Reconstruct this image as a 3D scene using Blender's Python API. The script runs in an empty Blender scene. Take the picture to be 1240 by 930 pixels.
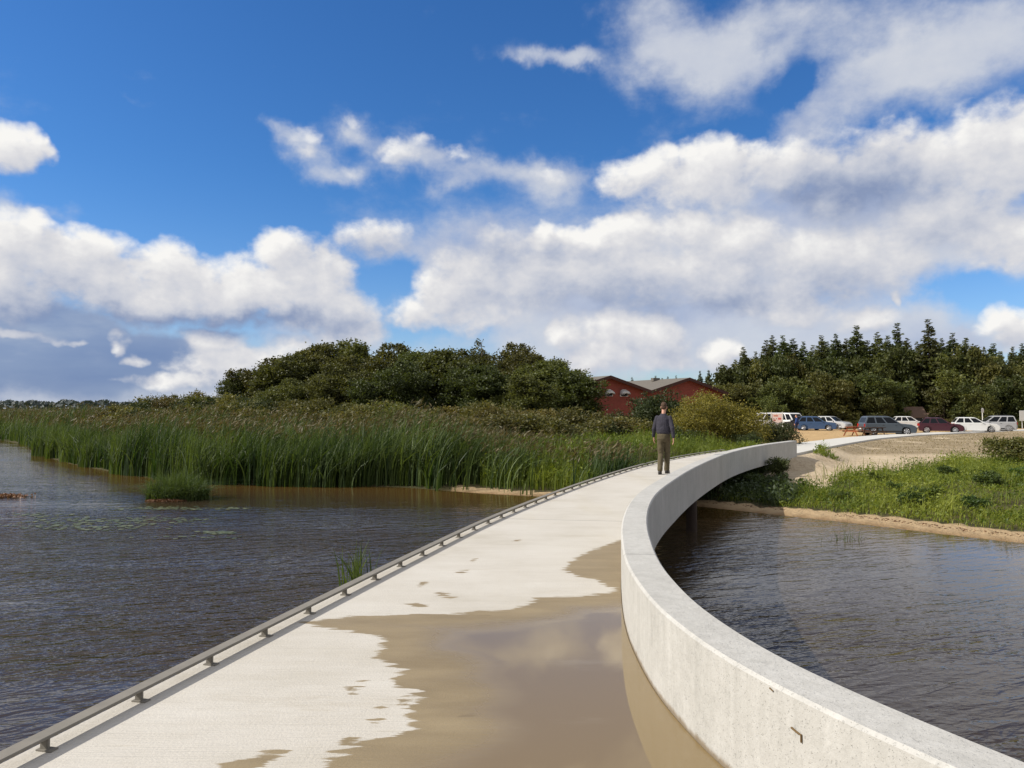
import bpy, bmesh, math, random
import numpy as np
from mathutils import Vector, Matrix

SC = bpy.context.scene
COL = SC.collection
rad = math.radians
PI = math.pi
FOC = 932.0            # focal length in pixels of the 1240 px wide photograph
PITCH = math.atan(33 / FOC)
CAMZ = 1.57            # eye height above the bridge deck (deck top is z = 0)
WZ = -0.85             # lake level

# ------------------------------------------------------------------ camera
cam_d = bpy.data.cameras.new('camera')
cam = bpy.data.objects.new('camera', cam_d)
COL.objects.link(cam)
cam.location = (0, 0, CAMZ)
cam.rotation_euler = (PI / 2 + PITCH, 0, 0)
cam_d.sensor_width = 36
cam_d.lens = 36 * FOC / 1240
cam_d.clip_start = 0.05
cam_d.clip_end = 9000
SC.camera = cam

# ------------------------------------------------------------------ exposure, sun
SC.view_settings.view_transform = 'Standard'
SC.view_settings.look = 'None'
SC.view_settings.gamma = 1
SC.view_settings.exposure = 0.39
SC.view_settings.use_curve_mapping = False
SUN_EL = rad(38)
SUN_AZ = rad(-97)      # clockwise from +Y: the sun stands to the left, a little behind
sun_dir = Vector((math.sin(SUN_AZ) * math.cos(SUN_EL), math.cos(SUN_AZ) * math.cos(SUN_EL), math.sin(SUN_EL)))
sl = bpy.data.lights.new('sun', 'SUN')
sl.energy = 4.3
sl.angle = rad(0.53)
sl.color = (1.0, 0.945, 0.85)
so = bpy.data.objects.new('sun', sl)
COL.objects.link(so)
so.rotation_euler = (-sun_dir).to_track_quat('-Z', 'Y').to_euler()


def pdir(px, py):
    u, v = (px - 620) / FOC, (465 - py) / FOC
    return Vector((u, math.cos(PITCH) - v * math.sin(PITCH), math.sin(PITCH) + v * math.cos(PITCH)))


def at(px, py, z=None, Y=None):
    d = pdir(px, py)
    t = (z - CAMZ) / d.z if z is not None else Y / d.y
    return Vector((d.x * t, d.y * t, CAMZ + d.z * t))


# ------------------------------------------------------------------ node helper
class NT:
    def __init__(self, tree):
        self.t = tree
        self.n = tree.nodes
        self.l = tree.links

    def node(self, typ, **kw):
        n = self.n.new(typ)
        for k, v in kw.items():
            setattr(n, k, v)
        return n

    def put(self, sock, v):
        if v is None:
            return
        if isinstance(v, bpy.types.NodeSocket):
            self.l.new(v, sock)
        else:
            sock.default_value = v

    def math(self, op, a, b=None, c=None, clamp=False):
        n = self.node('ShaderNodeMath', operation=op, use_clamp=clamp)
        self.put(n.inputs[0], a)
        self.put(n.inputs[1], b)
        self.put(n.inputs[2], c)
        return n.outputs[0]

    def vec(self, op, a, b=None, c=None):
        n = self.node('ShaderNodeVectorMath', operation=op)
        self.put(n.inputs[0], a)
        if b is not None:
            self.put(n.inputs[1], b)
        if c is not None:
            self.put(n.inputs[2], c)
        return n.outputs['Value'] if op in ('DOT_PRODUCT', 'LENGTH', 'DISTANCE') else n.outputs[0]

    def noise(self, vec, scale, detail=4, rough=0.5, dist=0.0, out='Fac', lac=2.0):
        n = self.node('ShaderNodeTexNoise')
        self.put(n.inputs['Vector'], vec)
        n.inputs['Scale'].default_value = scale
        n.inputs['Detail'].default_value = detail
        n.inputs['Roughness'].default_value = rough
        n.inputs['Distortion'].default_value = dist
        n.inputs['Lacunarity'].default_value = lac
        return n.outputs[out]

    def smooth(self, x, a, b, lo=0.0, hi=1.0):
        n = self.node('ShaderNodeMapRange', interpolation_type='SMOOTHSTEP')
        self.put(n.inputs[0], x)
        n.inputs[1].default_value = a
        n.inputs[2].default_value = b
        n.inputs[3].default_value = lo
        n.inputs[4].default_value = hi
        return n.outputs[0]

    def mix(self, f, a, b, blend='MIX'):
        n = self.node('ShaderNodeMix', data_type='RGBA', blend_type=blend)
        self.put(n.inputs[0], f)
        self.put(n.inputs[6], rgba(a))
        self.put(n.inputs[7], rgba(b))
        return n.outputs[2]

    def ramp(self, f, stops, interp='LINEAR'):
        n = self.node('ShaderNodeValToRGB')
        n.color_ramp.interpolation = interp
        e = n.color_ramp.elements
        while len(e) < len(stops):
            e.new(0.5)
        for k, (p, c) in zip(e, stops):
            k.position = p
            k.color = rgba(c)
        self.put(n.inputs[0], f)
        return n.outputs[0]

    def attr(self, name):
        return self.node('ShaderNodeAttribute', attribute_name=name).outputs['Fac']


def rgba(c):
    if isinstance(c, bpy.types.NodeSocket):
        return c
    return tuple(c) if len(c) == 4 else (c[0], c[1], c[2], 1.0)


# ------------------------------------------------------------------ world: sky and clouds laid out by azimuth and elevation
def ae(px, py):
    d = pdir(px, py).normalized()
    return math.atan2(d.x, d.y), math.asin(d.z)


def blob(px, py, rx, ry, w=1.0):
    a, e = ae(px, py)
    a1, _ = ae(px + rx, py)
    a0, _ = ae(px - rx, py)
    _, e1 = ae(px, py - ry)
    _, e0 = ae(px, py + ry)
    return a, e, (a1 - a0) / 2, (e1 - e0) / 2, w


# billowing heaps: (px, py, rx, ry, weight) of each lump as seen in the photograph, turned into azimuth and elevation
CUMULUS = [blob(*b) for b in [
    (8, 178, 34, 30, .9), (34, 186, 22, 22, .8),
    (12, 290, 44, 30, 1.0), (44, 278, 26, 20, .9), (112, 300, 40, 26, 1.0), (75, 318, 60, 36, 1.0), (20, 335, 60, 45, .9), (135, 340, 60, 40, .9), (196, 322, 38, 26, 1.0), (222, 345, 55, 38, .95), (180, 365, 70, 30, .8),
    (282, 336, 22, 15, .8), (345, 308, 36, 24, .95), (312, 352, 60, 38, .95), (375, 340, 50, 42, .95), (270, 375, 70, 24, .8), (400, 372, 50, 30, .85), (412, 322, 22, 18, .75), (345, 380, 70, 20, .7),
    (445, 290, 50, 26, .5), (425, 405, 44, 24, .6),
    (535, 358, 34, 28, .85), (575, 340, 56, 48, .8), (560, 385, 60, 20, .7), (610, 305, 60, 30, .5), (505, 378, 36, 18, .7), (640, 345, 60, 40, .7),
    (146, 410, 14, 10, .5), (152, 420, 15, 10, .5), (163, 437, 16, 9, .45), (268, 412, 46, 18, .7), (285, 440, 70, 24, .75), (215, 462, 60, 10, .5), (20, 407, 60, 7, .55), (90, 411, 22, 5, .4), (350, 430, 40, 24, .5),
    (375, 164, 22, 14, .25), (372, 188, 16, 16, .15), (434, 150, 22, 15, .10), (430, 208, 24, 14, .1), (486, 186, 34, 20, .42), (506, 168, 24, 13, .25), (542, 190, 36, 18, .1), (664, 214, 30, 16, .15),
    (768, 215, 44, 26, .65), (800, 205, 30, 26, .6), (860, 202, 40, 34, .95), (840, 232, 70, 30, .75), (930, 195, 40, 26, .7), (970, 205, 60, 40, .85), (1040, 215, 80, 48, .9), (1130, 205, 70, 50, .9), (1195, 205, 60, 70, .95), (1235, 185, 50, 60, .9), (1140, 262, 110, 40, .85), (1225, 280, 60, 44, .8),
    (664, 290, 28, 13, .95), (712, 288, 42, 15, 1.0), (775, 282, 54, 25, 1.0), (832, 276, 46, 26, 1.0), (885, 290, 56, 30, .95),
    (690, 325, 70, 34, .85), (780, 328, 80, 40, .9), (880, 330, 90, 44, .9), (980, 320, 90, 46, .9), (1065, 305, 70, 44, .85), (940, 355, 90, 26, .8),
    (686, 402, 22, 23, .95), (714, 398, 20, 20, .8), (744, 400, 34, 27, 1.0), (786, 410, 44, 30, .95), (730, 428, 52, 22, .9), (800, 435, 40, 18, .7), (872, 426, 24, 20, .75), (972, 380, 56, 18, .7), (1040, 386, 46, 18, .65), (1086, 362, 8, 10, .7),
    (1214, 386, 30, 17, 1.0), (1238, 398, 30, 24, .95),
]]
# thin sheets and far decks: soft, no billows
VEILS = [blob(*b) for b in [
    (790, 30, 60, 54, .62), (865, 70, 80, 54, .85), (965, 25, 110, 40, .55), (1080, 80, 100, 46, .72), (1190, 60, 100, 70, .75), (1000, 130, 70, 26, .5), (700, 150, 40, 12, .2),
    (960, 160, 60, 30, .6), (860, 330, 260, 110, .95), (620, 350, 120, 70, .75), (1100, 270, 180, 70, .8), (1000, 420, 190, 40, .8), (470, 400, 120, 40, .45), (520, 300, 120, 40, .5), (330, 420, 110, 40, .6), (760, 425, 160, 40, .55), (1160, 425, 90, 26, .6), (340, 156, 24, 14, .5), (374, 170, 32, 18, .52), (384, 202, 32, 16, .5), (434, 150, 26, 18, .62), (428, 210, 30, 16, .5), (492, 182, 44, 24, .66), (545, 186, 46, 22, .5), (556, 220, 30, 16, .5), (596, 202, 40, 18, .5), (666, 210, 48, 24, .75), (655, 80, 44, 14, .6), (698, 73, 34, 14, .6), (140, 345, 60, 16, .2), (30, 246, 70, 18, .6), (165, 80, 50, 10, .22), (175, 115, 30, 8, .18), (620, 492, 1500, 22, .85),
    (515, 403, 60, 17, -.75), (478, 338, 34, 24, -.6), (1145, 348, 50, 24, -.8), (830, 464, 110, 14, -.5), (620, 458, 60, 14, -.4), (960, 108, 34, 18, -.5), (890, 165, 40, 20, -.6), (1115, 158, 50, 18, -.6), (915, 40, 40, 14, -.35),
]]
DECKS = [blob(*b) for b in [(40, 410, 180, 58, 1.2), (170, 450, 230, 36, 1.2), (-60, 440, 160, 70, 1.0), (290, 465, 130, 26, .6), (1140, 440, 120, 24, .35)]]
GREYS = [blob(*b) for b in [
    (60, 395, 130, 30, .55), (230, 388, 130, 15, .6), (370, 392, 110, 14, .5), (60, 350, 80, 26, .25), (1055, 215, 66, 48, .56), (1000, 242, 64, 34, .45), (950, 255, 50, 18, .25), (880, 372, 170, 16, .5), (700, 360, 120, 26, .3),
    (600, 300, 80, 34, .45), (445, 290, 60, 32, .4), (1130, 430, 110, 28, .5), (1150, 262, 100, 24, .25), (900, 340, 160, 22, .2),
]]


def soft_sum(k, P, blobs):
    acc = 0.0
    for a, e, ra, re, wt in blobs:
        v = k.vec('MULTIPLY_ADD', P, (1 / ra, 1 / re, 0), (-a / ra, -e / re, 0))
        acc = k.math('MULTIPLY_ADD', k.math('EXPONENT', k.math('MULTIPLY', k.vec('DOT_PRODUCT', v, v), -1.0)), wt, acc)
    return acc



SECTORS = [(-.86, -.40), (-.40, -.10), (-.10, .20), (.20, .86)]      # azimuth slices, so that each ray works through nearby clouds only


def near_sector(blobs, a0, a1, reach):
    return [b for b in blobs if b[0] + b[2] * reach + .05 > a0 and b[0] - b[2] * reach - .05 < a1]


def heaps(k, P, lumps):
    """highest lump wins, roughened by billows"""
    if lumps:
        w1 = k.noise(P, 22, 3, .55, out='Color')
        Pw = k.vec('ADD', P, k.vec('MULTIPLY', k.vec('SUBTRACT', w1, (.5, .5, .5)), (.050, .036, 0)))
        acc = None
        for a, e, ra, re, wt in lumps:
            v = k.vec('MULTIPLY_ADD', Pw, (.80 / ra, .80 / re, 0), (-.80 * a / ra, -.80 * e / re, 0))
            q = k.math('MULTIPLY_ADD', k.vec('DOT_PRODUCT', v, v), -1.0, wt)
            acc = q if acc is None else k.math('SMOOTH_MAX', acc, q, .25)
        acc = k.math('MAXIMUM', acc, -1.2)
    else:
        acc = -1.2
    sx = k.node('ShaderNodeSeparateXYZ')
    k.put(sx.inputs[0], P)
    o = k.math('MAXIMUM', k.smooth(k.math('ABSOLUTE', sx.outputs[0]), .64, .85), k.smooth(sx.outputs[1], .55, .75))
    big = k.noise(P, 2.2, 3, .5)
    acc = k.math('MULTIPLY_ADD', o, k.math('MULTIPLY', k.smooth(big, .18, .50), 2.0), acc)  # unseen clouds overhead and beside, added to grey reflections and skylight
    acc = k.math('MINIMUM', acc, 1.1)
    Pn = k.vec('MULTIPLY', P, (1.0, 1.25, 1.0))
    b1 = k.math('ABSOLUTE', k.math('SUBTRACT', k.noise(Pn, 17, 3, .5), .5))
    b2 = k.math('ABSOLUTE', k.math('SUBTRACT', k.noise(Pn, 42, 4, .55), .5))
    n = k.noise(Pn, 12, 9, .58)
    nn = k.math('MULTIPLY', k.math('SUBTRACT', n, .5), 2.1)
    nn = k.math('MULTIPLY_ADD', k.math('SUBTRACT', .10, b1), 1.3, nn)
    nn = k.math('MULTIPLY_ADD', k.math('SUBTRACT', .08, b2), .8, nn)
    return k.math('ADD', acc, nn)


world = bpy.data.worlds.new('World')
SC.world = world
world.use_nodes = True
w = NT(world.node_tree)
w.n.clear()
wo = w.node('ShaderNodeOutputWorld')
sky = w.node('ShaderNodeTexSky', sky_type='NISHITA')
sky.sun_disc = False
sky.sun_elevation = SUN_EL
sky.sun_rotation = SUN_AZ % (2 * PI)
sky.altitude = 0
sky.air_density = 1.0
sky.dust_density = 0.35
sky.ozone_density = 1.6
hs = w.node('ShaderNodeHueSaturation')
hs.inputs['Saturation'].default_value = 1.2
w.l.new(sky.outputs[0], hs.inputs['Color'])
tc = w.node('ShaderNodeTexCoord')
sep = w.node('ShaderNodeSeparateXYZ')
w.l.new(tc.outputs['Generated'], sep.inputs[0])
az = w.math('ARCTAN2', sep.outputs[0], sep.outputs[1])
el = w.math('ARCSINE', sep.outputs[2])
cmb = w.node('ShaderNodeCombineXYZ')
w.put(cmb.inputs[0], az)
w.put(cmb.inputs[1], el)
P0 = cmb.outputs[0]
Pv = w.vec('ADD', P0, w.vec('MULTIPLY', w.vec('SUBTRACT', w.noise(P0, 9, 5, .6, out='Color'), (.5, .5, .5)), (.16, .09, 0)))
vn = w.noise(w.vec('MULTIPLY', P0, (1, 1.5, 1)), 7, 8, .6)
tint_el = w.mix(w.smooth(el, 0.0, .32), (.66, .78, 1.06), (.42, .70, 1.0))
clear = w.vec('MULTIPLY', hs.outputs[0], tint_el)


def in_group(name, fn, blobs):
    """fn(node helper, P, blobs) wrapped as a node group"""
    g = bpy.data.node_groups.new(name, 'ShaderNodeTree')
    g.interface.new_socket('P', in_out='INPUT', socket_type='NodeSocketVector')
    g.interface.new_socket('D', in_out='OUTPUT', socket_type='NodeSocketFloat')
    k = NT(g)
    P = k.node('NodeGroupInput').outputs[0]
    k.put(k.node('NodeGroupOutput').inputs[0], fn(k, P, blobs))

    def use(v):
        n = w.node('ShaderNodeGroup', node_tree=g)
        w.put(n.inputs[0], v)
        return n.outputs[0]
    return use


def sky_background(lumps, veils, decks, greys):
    skyc = clear
    if decks:                                                   # far dark deck
        dk = in_group('deck_sum', soft_sum, decks)(Pv)
        dn = w.noise(w.vec('MULTIPLY', P0, (.45, 1.6, 1)), 14, 6, .55)
        dk_a = w.smooth(w.math('MULTIPLY_ADD', w.math('SUBTRACT', dn, .5), .7, dk), .25, .85, 0, .94)
        dk_c = w.ramp(w.noise(w.vec('MULTIPLY', P0, (.5, 1.5, 1)), 11, 5, .5), [(.3, (1.25, 1.85, 3.4)), (.55, (1.8, 2.4, 3.8)), (.75, (3.2, 3.7, 4.6))])
        skyc = w.mix(dk_a, skyc, dk_c)
    G = in_group('grey_sum', soft_sum, greys)(Pv) if greys else 0.0
    if veils:                                                   # thin sheets
        vl = w.math('MULTIPLY_ADD', w.math('SUBTRACT', vn, .5), 1.5, in_group('veil_sum', soft_sum, veils)(Pv))
        v_a = w.smooth(vl, .10, 1.0, 0, .93)
        v_c = w.ramp(w.math('MULTIPLY_ADD', w.math('SUBTRACT', vn, .5), .9, w.math('MULTIPLY_ADD', G, -.60, .60)), [(.1, (2.8, 3.3, 4.6)), (.4, (3.8, 4.15, 5.1)), (.65, (4.7, 4.95, 5.5)), (.9, (5.7, 5.75, 5.9))])
        skyc = w.mix(v_a, skyc, v_c)
    hp = in_group('heaps', heaps, lumps)                        # heaps
    D0, D1 = hp(P0), hp(w.vec('ADD', P0, (-.013, .021, 0)))
    c_a = w.smooth(D0, -.24, .74)
    V = w.math('MULTIPLY_ADD', w.math('SUBTRACT', D0, D1), .34, .64)
    V = w.math('MULTIPLY_ADD', G, -.72, V)
    V = w.math('MULTIPLY_ADD', w.math('SUBTRACT', vn, .5), .35, V, clamp=True)
    c_c = w.ramp(V, [(0.0, (1.9, 2.4, 3.7)), (.22, (3.0, 3.4, 4.4)), (.45, (4.3, 4.5, 5.1)), (.70, (5.5, 5.5, 5.7)), (1.0, (7.2, 7.1, 6.9))])
    b_ = w.node('ShaderNodeBackground')
    b_.inputs['Strength'].default_value = 0.10
    w.put(b_.inputs['Color'], w.mix(c_a, skyc, c_c))
    return b_.outputs[0]


def pick(f, a, b):
    m_ = w.node('ShaderNodeMixShader')
    w.put(m_.inputs[0], f)
    w.put(m_.inputs[1], a)
    w.put(m_.inputs[2], b)
    return m_.outputs[0]


sl_ = [sky_background(near_sector(CUMULUS, a, b, 1.9), near_sector(VEILS, a, b, 2.0), near_sector(DECKS, a, b, 1.8), near_sector(GREYS, a, b, 1.9)) for a, b in SECTORS]
front = sl_[0]
for (a0_, _), s_ in zip(SECTORS[1:], sl_[1:]):
    front = pick(w.math('GREATER_THAN', az, a0_), front, s_)
inside = w.math('MULTIPLY', w.math('LESS_THAN', w.math('ABSOLUTE', az), .86), w.math('MULTIPLY', w.math('LESS_THAN', el, .76), w.math('GREATER_THAN', el, -.02)))
w.l.new(pick(inside, sky_background([], [], [], []), front), wo.inputs[0])

# ------------------------------------------------------------------ scene-graph helpers
def tag(o, label=None, cat=None, group=None, kind=None):
    if label:
        o['label'] = label
    if cat:
        o['category'] = cat
    if group:
        o['group'] = group
    if kind:
        o['kind'] = kind
    return o


def thing(name, label, cat, loc=(0, 0, 0), rotz=0.0, group=None):
    o = bpy.data.objects.new(name, None)
    COL.objects.link(o)
    o.empty_display_size = .2
    o.location = loc
    o.rotation_euler = (0, 0, rotz)
    return tag(o, label, cat, group)


def link(name, me, mat=None, parent=None):
    o = bpy.data.objects.new(name, me)
    COL.objects.link(o)
    if mat is not None and not me.materials:
        me.materials.append(mat)
    if parent is not None:
        o.parent = parent
    return o


def mesh_np(name, v, f, attrs=None, smooth=False):
    """v (N,3) floats, f (M,k) ints; attrs: name -> per-point or per-face values"""
    me = bpy.data.meshes.new(name)
    v = np.asarray(v, np.float32)
    f = np.asarray(f, np.int32)
    k = f.shape[1]
    me.vertices.add(len(v))
    me.vertices.foreach_set('co', v.ravel())
    me.loops.add(f.size)
    me.loops.foreach_set('vertex_index', f.ravel())
    me.polygons.add(len(f))
    me.polygons.foreach_set('loop_start', np.arange(0, f.size, k, dtype=np.int32))
    me.polygons.foreach_set('loop_total', np.full(len(f), k, np.int32))
    if smooth:
        me.polygons.foreach_set('use_smooth', np.ones(len(f), bool))
    me.update(calc_edges=True)
    for a, val in (attrs or {}).items():
        val = np.asarray(val, np.float32)
        dom = 'POINT' if len(val) == len(v) else 'FACE'
        me.attributes.new(a, 'FLOAT', dom).data.foreach_set('value', val)
    return me


class MB:
    """collects shapes for ONE mesh"""

    def __init__(self):
        self.bm = bmesh.new()

    def box(self, c, s, rz=0.0, M=None, bevel=0.0):
        m = Matrix.Translation(Vector(c)) @ Matrix.Rotation(rz, 4, 'Z') @ Matrix.Diagonal((s[0], s[1], s[2], 1))
        if M is not None:
            m = M @ m
        r = bmesh.ops.create_cube(self.bm, size=1, matrix=m)
        if bevel:
            es = list({e for v in r['verts'] for e in v.link_edges})
            bmesh.ops.bevel(self.bm, geom=es, offset=bevel, segments=2, affect='EDGES', clamp_overlap=True)
        return self

    def tube(self, pts, rs, n=8, cap=True):
        pts = [Vector(p) for p in pts]
        if not hasattr(rs, '__len__'):
            rs = [rs] * len(pts)
        rings = []
        prev = None
        for i, p in enumerate(pts):
            d = (pts[min(i + 1, len(pts) - 1)] - pts[max(i - 1, 0)]).normalized()
            a = prev if prev is not None else (Vector((1, 0, 0)) if abs(d.x) < .8 else Vector((0, 1, 0)))
            a = (a - d * a.dot(d)).normalized()
            prev = a
            b = d.cross(a)
            rings.append([self.bm.verts.new(p + (a * math.cos(2 * PI * k / n) + b * math.sin(2 * PI * k / n)) * rs[i]) for k in range(n)])
        for r0, r1 in zip(rings, rings[1:]):
            for k in range(n):
                self.bm.faces.new((r0[k], r0[(k + 1) % n], r1[(k + 1) % n], r1[k]))
        if cap:
            self.bm.faces.new(rings[0][::-1])
            self.bm.faces.new(rings[-1])
        return self

    def ball(self, c, r, seg=14, M=None):
        r = (r, r, r) if not hasattr(r, '__len__') else r
        m = Matrix.Translation(Vector(c)) @ Matrix.Diagonal((r[0], r[1], r[2], 1))
        bmesh.ops.create_uvsphere(self.bm, u_segments=seg, v_segments=max(6, seg // 2 + 1), radius=1, matrix=m if M is None else M @ m)
        return self

    def poly(self, pts):
        self.bm.faces.new([self.bm.verts.new(p) for p in pts])
        return self

    def prism(self, pts, axis, a, b):
        """closed outline pts (2-D) extruded along axis from a to b; outline axes follow in order x,y,z without it"""
        def p3(p, t):
            q = list(p)
            q.insert(axis, t)
            return q
        lo = [self.bm.verts.new(p3(p, a)) for p in pts]
        hi = [self.bm.verts.new(p3(p, b)) for p in pts]
        n = len(pts)
        self.bm.faces.new(lo[::-1])
        self.bm.faces.new(hi)
        for i in range(n):
            self.bm.faces.new((lo[i], lo[(i + 1) % n], hi[(i + 1) % n], hi[i]))
        return self

    def mesh(self, name, smooth=False, angle=None):
        bmesh.ops.recalc_face_normals(self.bm, faces=self.bm.faces)
        me = bpy.data.meshes.new(name)
        self.bm.to_mesh(me)
        self.bm.free()
        if smooth:
            me.polygons.foreach_set('use_smooth', np.ones(len(me.polygons), bool))
            if angle is not None:
                me.set_sharp_from_angle(angle=angle)
        return me

    def build(self, name, mat, parent=None, smooth=False, angle=None):
        return link(name, self.mesh(name, smooth, angle), mat, parent)


def copy_tree(o, parent=None):
    c = o.copy()
    COL.objects.link(c)
    if parent is not None:
        c.parent = parent
    for ch in o.children:
        copy_tree(ch, c)
    return c


# ------------------------------------------------------------------ materials
def new_mat(name):
    m = bpy.data.materials.new(name)
    m.use_nodes = True
    k = NT(m.node_tree)
    k.n.clear()
    out = k.node('ShaderNodeOutputMaterial')
    return m, k, out


def principled(k, out, color, rough=.6, spec=.5, metal=0.0, normal=None, coat=0.0):
    b = k.node('ShaderNodeBsdfPrincipled')
    k.put(b.inputs['Base Color'], rgba(color))
    k.put(b.inputs['Roughness'], rough)
    k.put(b.inputs['Metallic'], metal)
    k.put(b.inputs['Specular IOR Level'], spec)
    k.put(b.inputs['Coat Weight'], coat)
    if normal is not None:
        k.l.new(normal, b.inputs['Normal'])
    k.l.new(b.outputs[0], out.inputs[0])
    return b


def bump(k, h, strength=.3, dist=.01):
    n = k.node('ShaderNodeBump')
    n.inputs['Strength'].default_value = strength if not isinstance(strength, bpy.types.NodeSocket) else 1
    if isinstance(strength, bpy.types.NodeSocket):
        k.l.new(strength, n.inputs['Strength'])
    n.inputs['Distance'].default_value = dist
    k.l.new(h, n.inputs['Height'])
    return n.outputs[0]


def geo_pos(k):
    return k.node('ShaderNodeNewGeometry').outputs['Position']


def obj_pos(k):
    return k.node('ShaderNodeTexCoord').outputs['Object']


def plain(name, c, rough=.6, spec=.5, metal=0.0, var=.12, scale=20, coat=0.0):
    m, k, out = new_mat(name)
    n = k.noise(obj_pos(k), scale, 4, .6)
    col = k.mix(n, [x * (1 - var) for x in c], [min(1, x * (1 + var)) for x in c])
    principled(k, out, col, rough, spec, metal, coat=coat)
    return m


def leaf_mat(name, c_lo, c_hi, trans=.35, rough=.55, hue=.03, val=.35):
    m, k, out = new_mat(name)
    t = k.attr('tint')
    col = k.ramp(t, [(0, c_lo), (1, c_hi)])
    oi = k.node('ShaderNodeObjectInfo').outputs['Random']
    h = k.node('ShaderNodeHueSaturation')
    k.put(h.inputs['Hue'], k.math('MULTIPLY_ADD', oi, hue * 2, .5 - hue))
    k.put(h.inputs['Value'], k.math('MULTIPLY_ADD', k.math('FRACT', k.math('MULTIPLY', oi, 7.31)), val * 2, 1 - val))
    k.put(h.inputs['Color'], col)
    col = h.outputs[0]
    b = k.node('ShaderNodeBsdfPrincipled')
    k.put(b.inputs['Base Color'], col)
    b.inputs['Roughness'].default_value = rough
    b.inputs['Specular IOR Level'].default_value = .35
    tr = k.node('ShaderNodeBsdfTranslucent')
    k.put(tr.inputs['Color'], k.mix(1.0, col, (1.25, 1.2, .6), 'MULTIPLY'))
    mx = k.node('ShaderNodeMixShader')
    mx.inputs[0].default_value = trans
    k.l.new(b.outputs[0], mx.inputs[1])
    k.l.new(tr.outputs[0], mx.inputs[2])
    k.l.new(mx.outputs[0], out.inputs[0])
    return m


def mat_concrete():
    m, k, out = new_mat('parapet_concrete')
    p = geo_pos(k)
    a = k.noise(p, 1.3, 6, .65)
    b = k.noise(p, 14, 8, .7)
    c = k.noise(k.vec('MULTIPLY', p, (9, 9, .8)), 1.5, 5, .6)       # streaks running down the faces
    f = k.math('ADD', k.math('MULTIPLY', a, .45), k.math('ADD', k.math('MULTIPLY', b, .3), k.math('MULTIPLY', c, .35)))
    col = k.ramp(f, [(.30, (.28, .275, .255)), (.52, (.40, .39, .365)), (.75, (.50, .49, .465))])
    pits = k.noise(p, 90, 3, .6)
    pit = k.smooth(pits, .60, .70)
    col = k.mix(k.math('MULTIPLY', pit, .15), col, (.16, .155, .145))
    mot = k.noise(k.vec('MULTIPLY', p, (38, 38, 20)), 1.0, 4, .65)
    col = k.mix(k.smooth(mot, .50, .70, 0, .2), col, (.26, .255, .24))
    foot = k.node('ShaderNodeSeparateXYZ')
    k.put(foot.inputs[0], p)
    fz = k.math('ADD', foot.outputs[2], k.math('MULTIPLY_ADD', k.noise(k.vec('MULTIPLY', p, (9, 9, 9)), 1.0, 4, .6), -.05, .0))
    low = k.math('MULTIPLY', k.math('MULTIPLY', k.attr('inner'), k.smooth(fz, .012, -.02)), k.smooth(foot.outputs[2], -.03, -.001))
    col = k.mix(k.math('MULTIPLY', low, .8), col, (.16, .11, .055))
    jt = k.attr('joint')
    col = k.mix(k.math('MULTIPLY', jt, .7), col, (.13, .125, .115))
    big = k.noise(k.vec('ADD', p, (4.1, 2.2, 0)), .8, 5, .7)
    col = k.mix(k.smooth(big, .58, .74, 0, .35), col, (.50, .49, .47))
    h = k.math('ADD', k.math('MULTIPLY', b, 1.0), k.math('ADD', k.math('MULTIPLY', pit, -.6), k.math('MULTIPLY', mot, .8)))
    principled(k, out, col, .82, .35, normal=bump(k, h, .6, .007))
    return m


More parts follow.
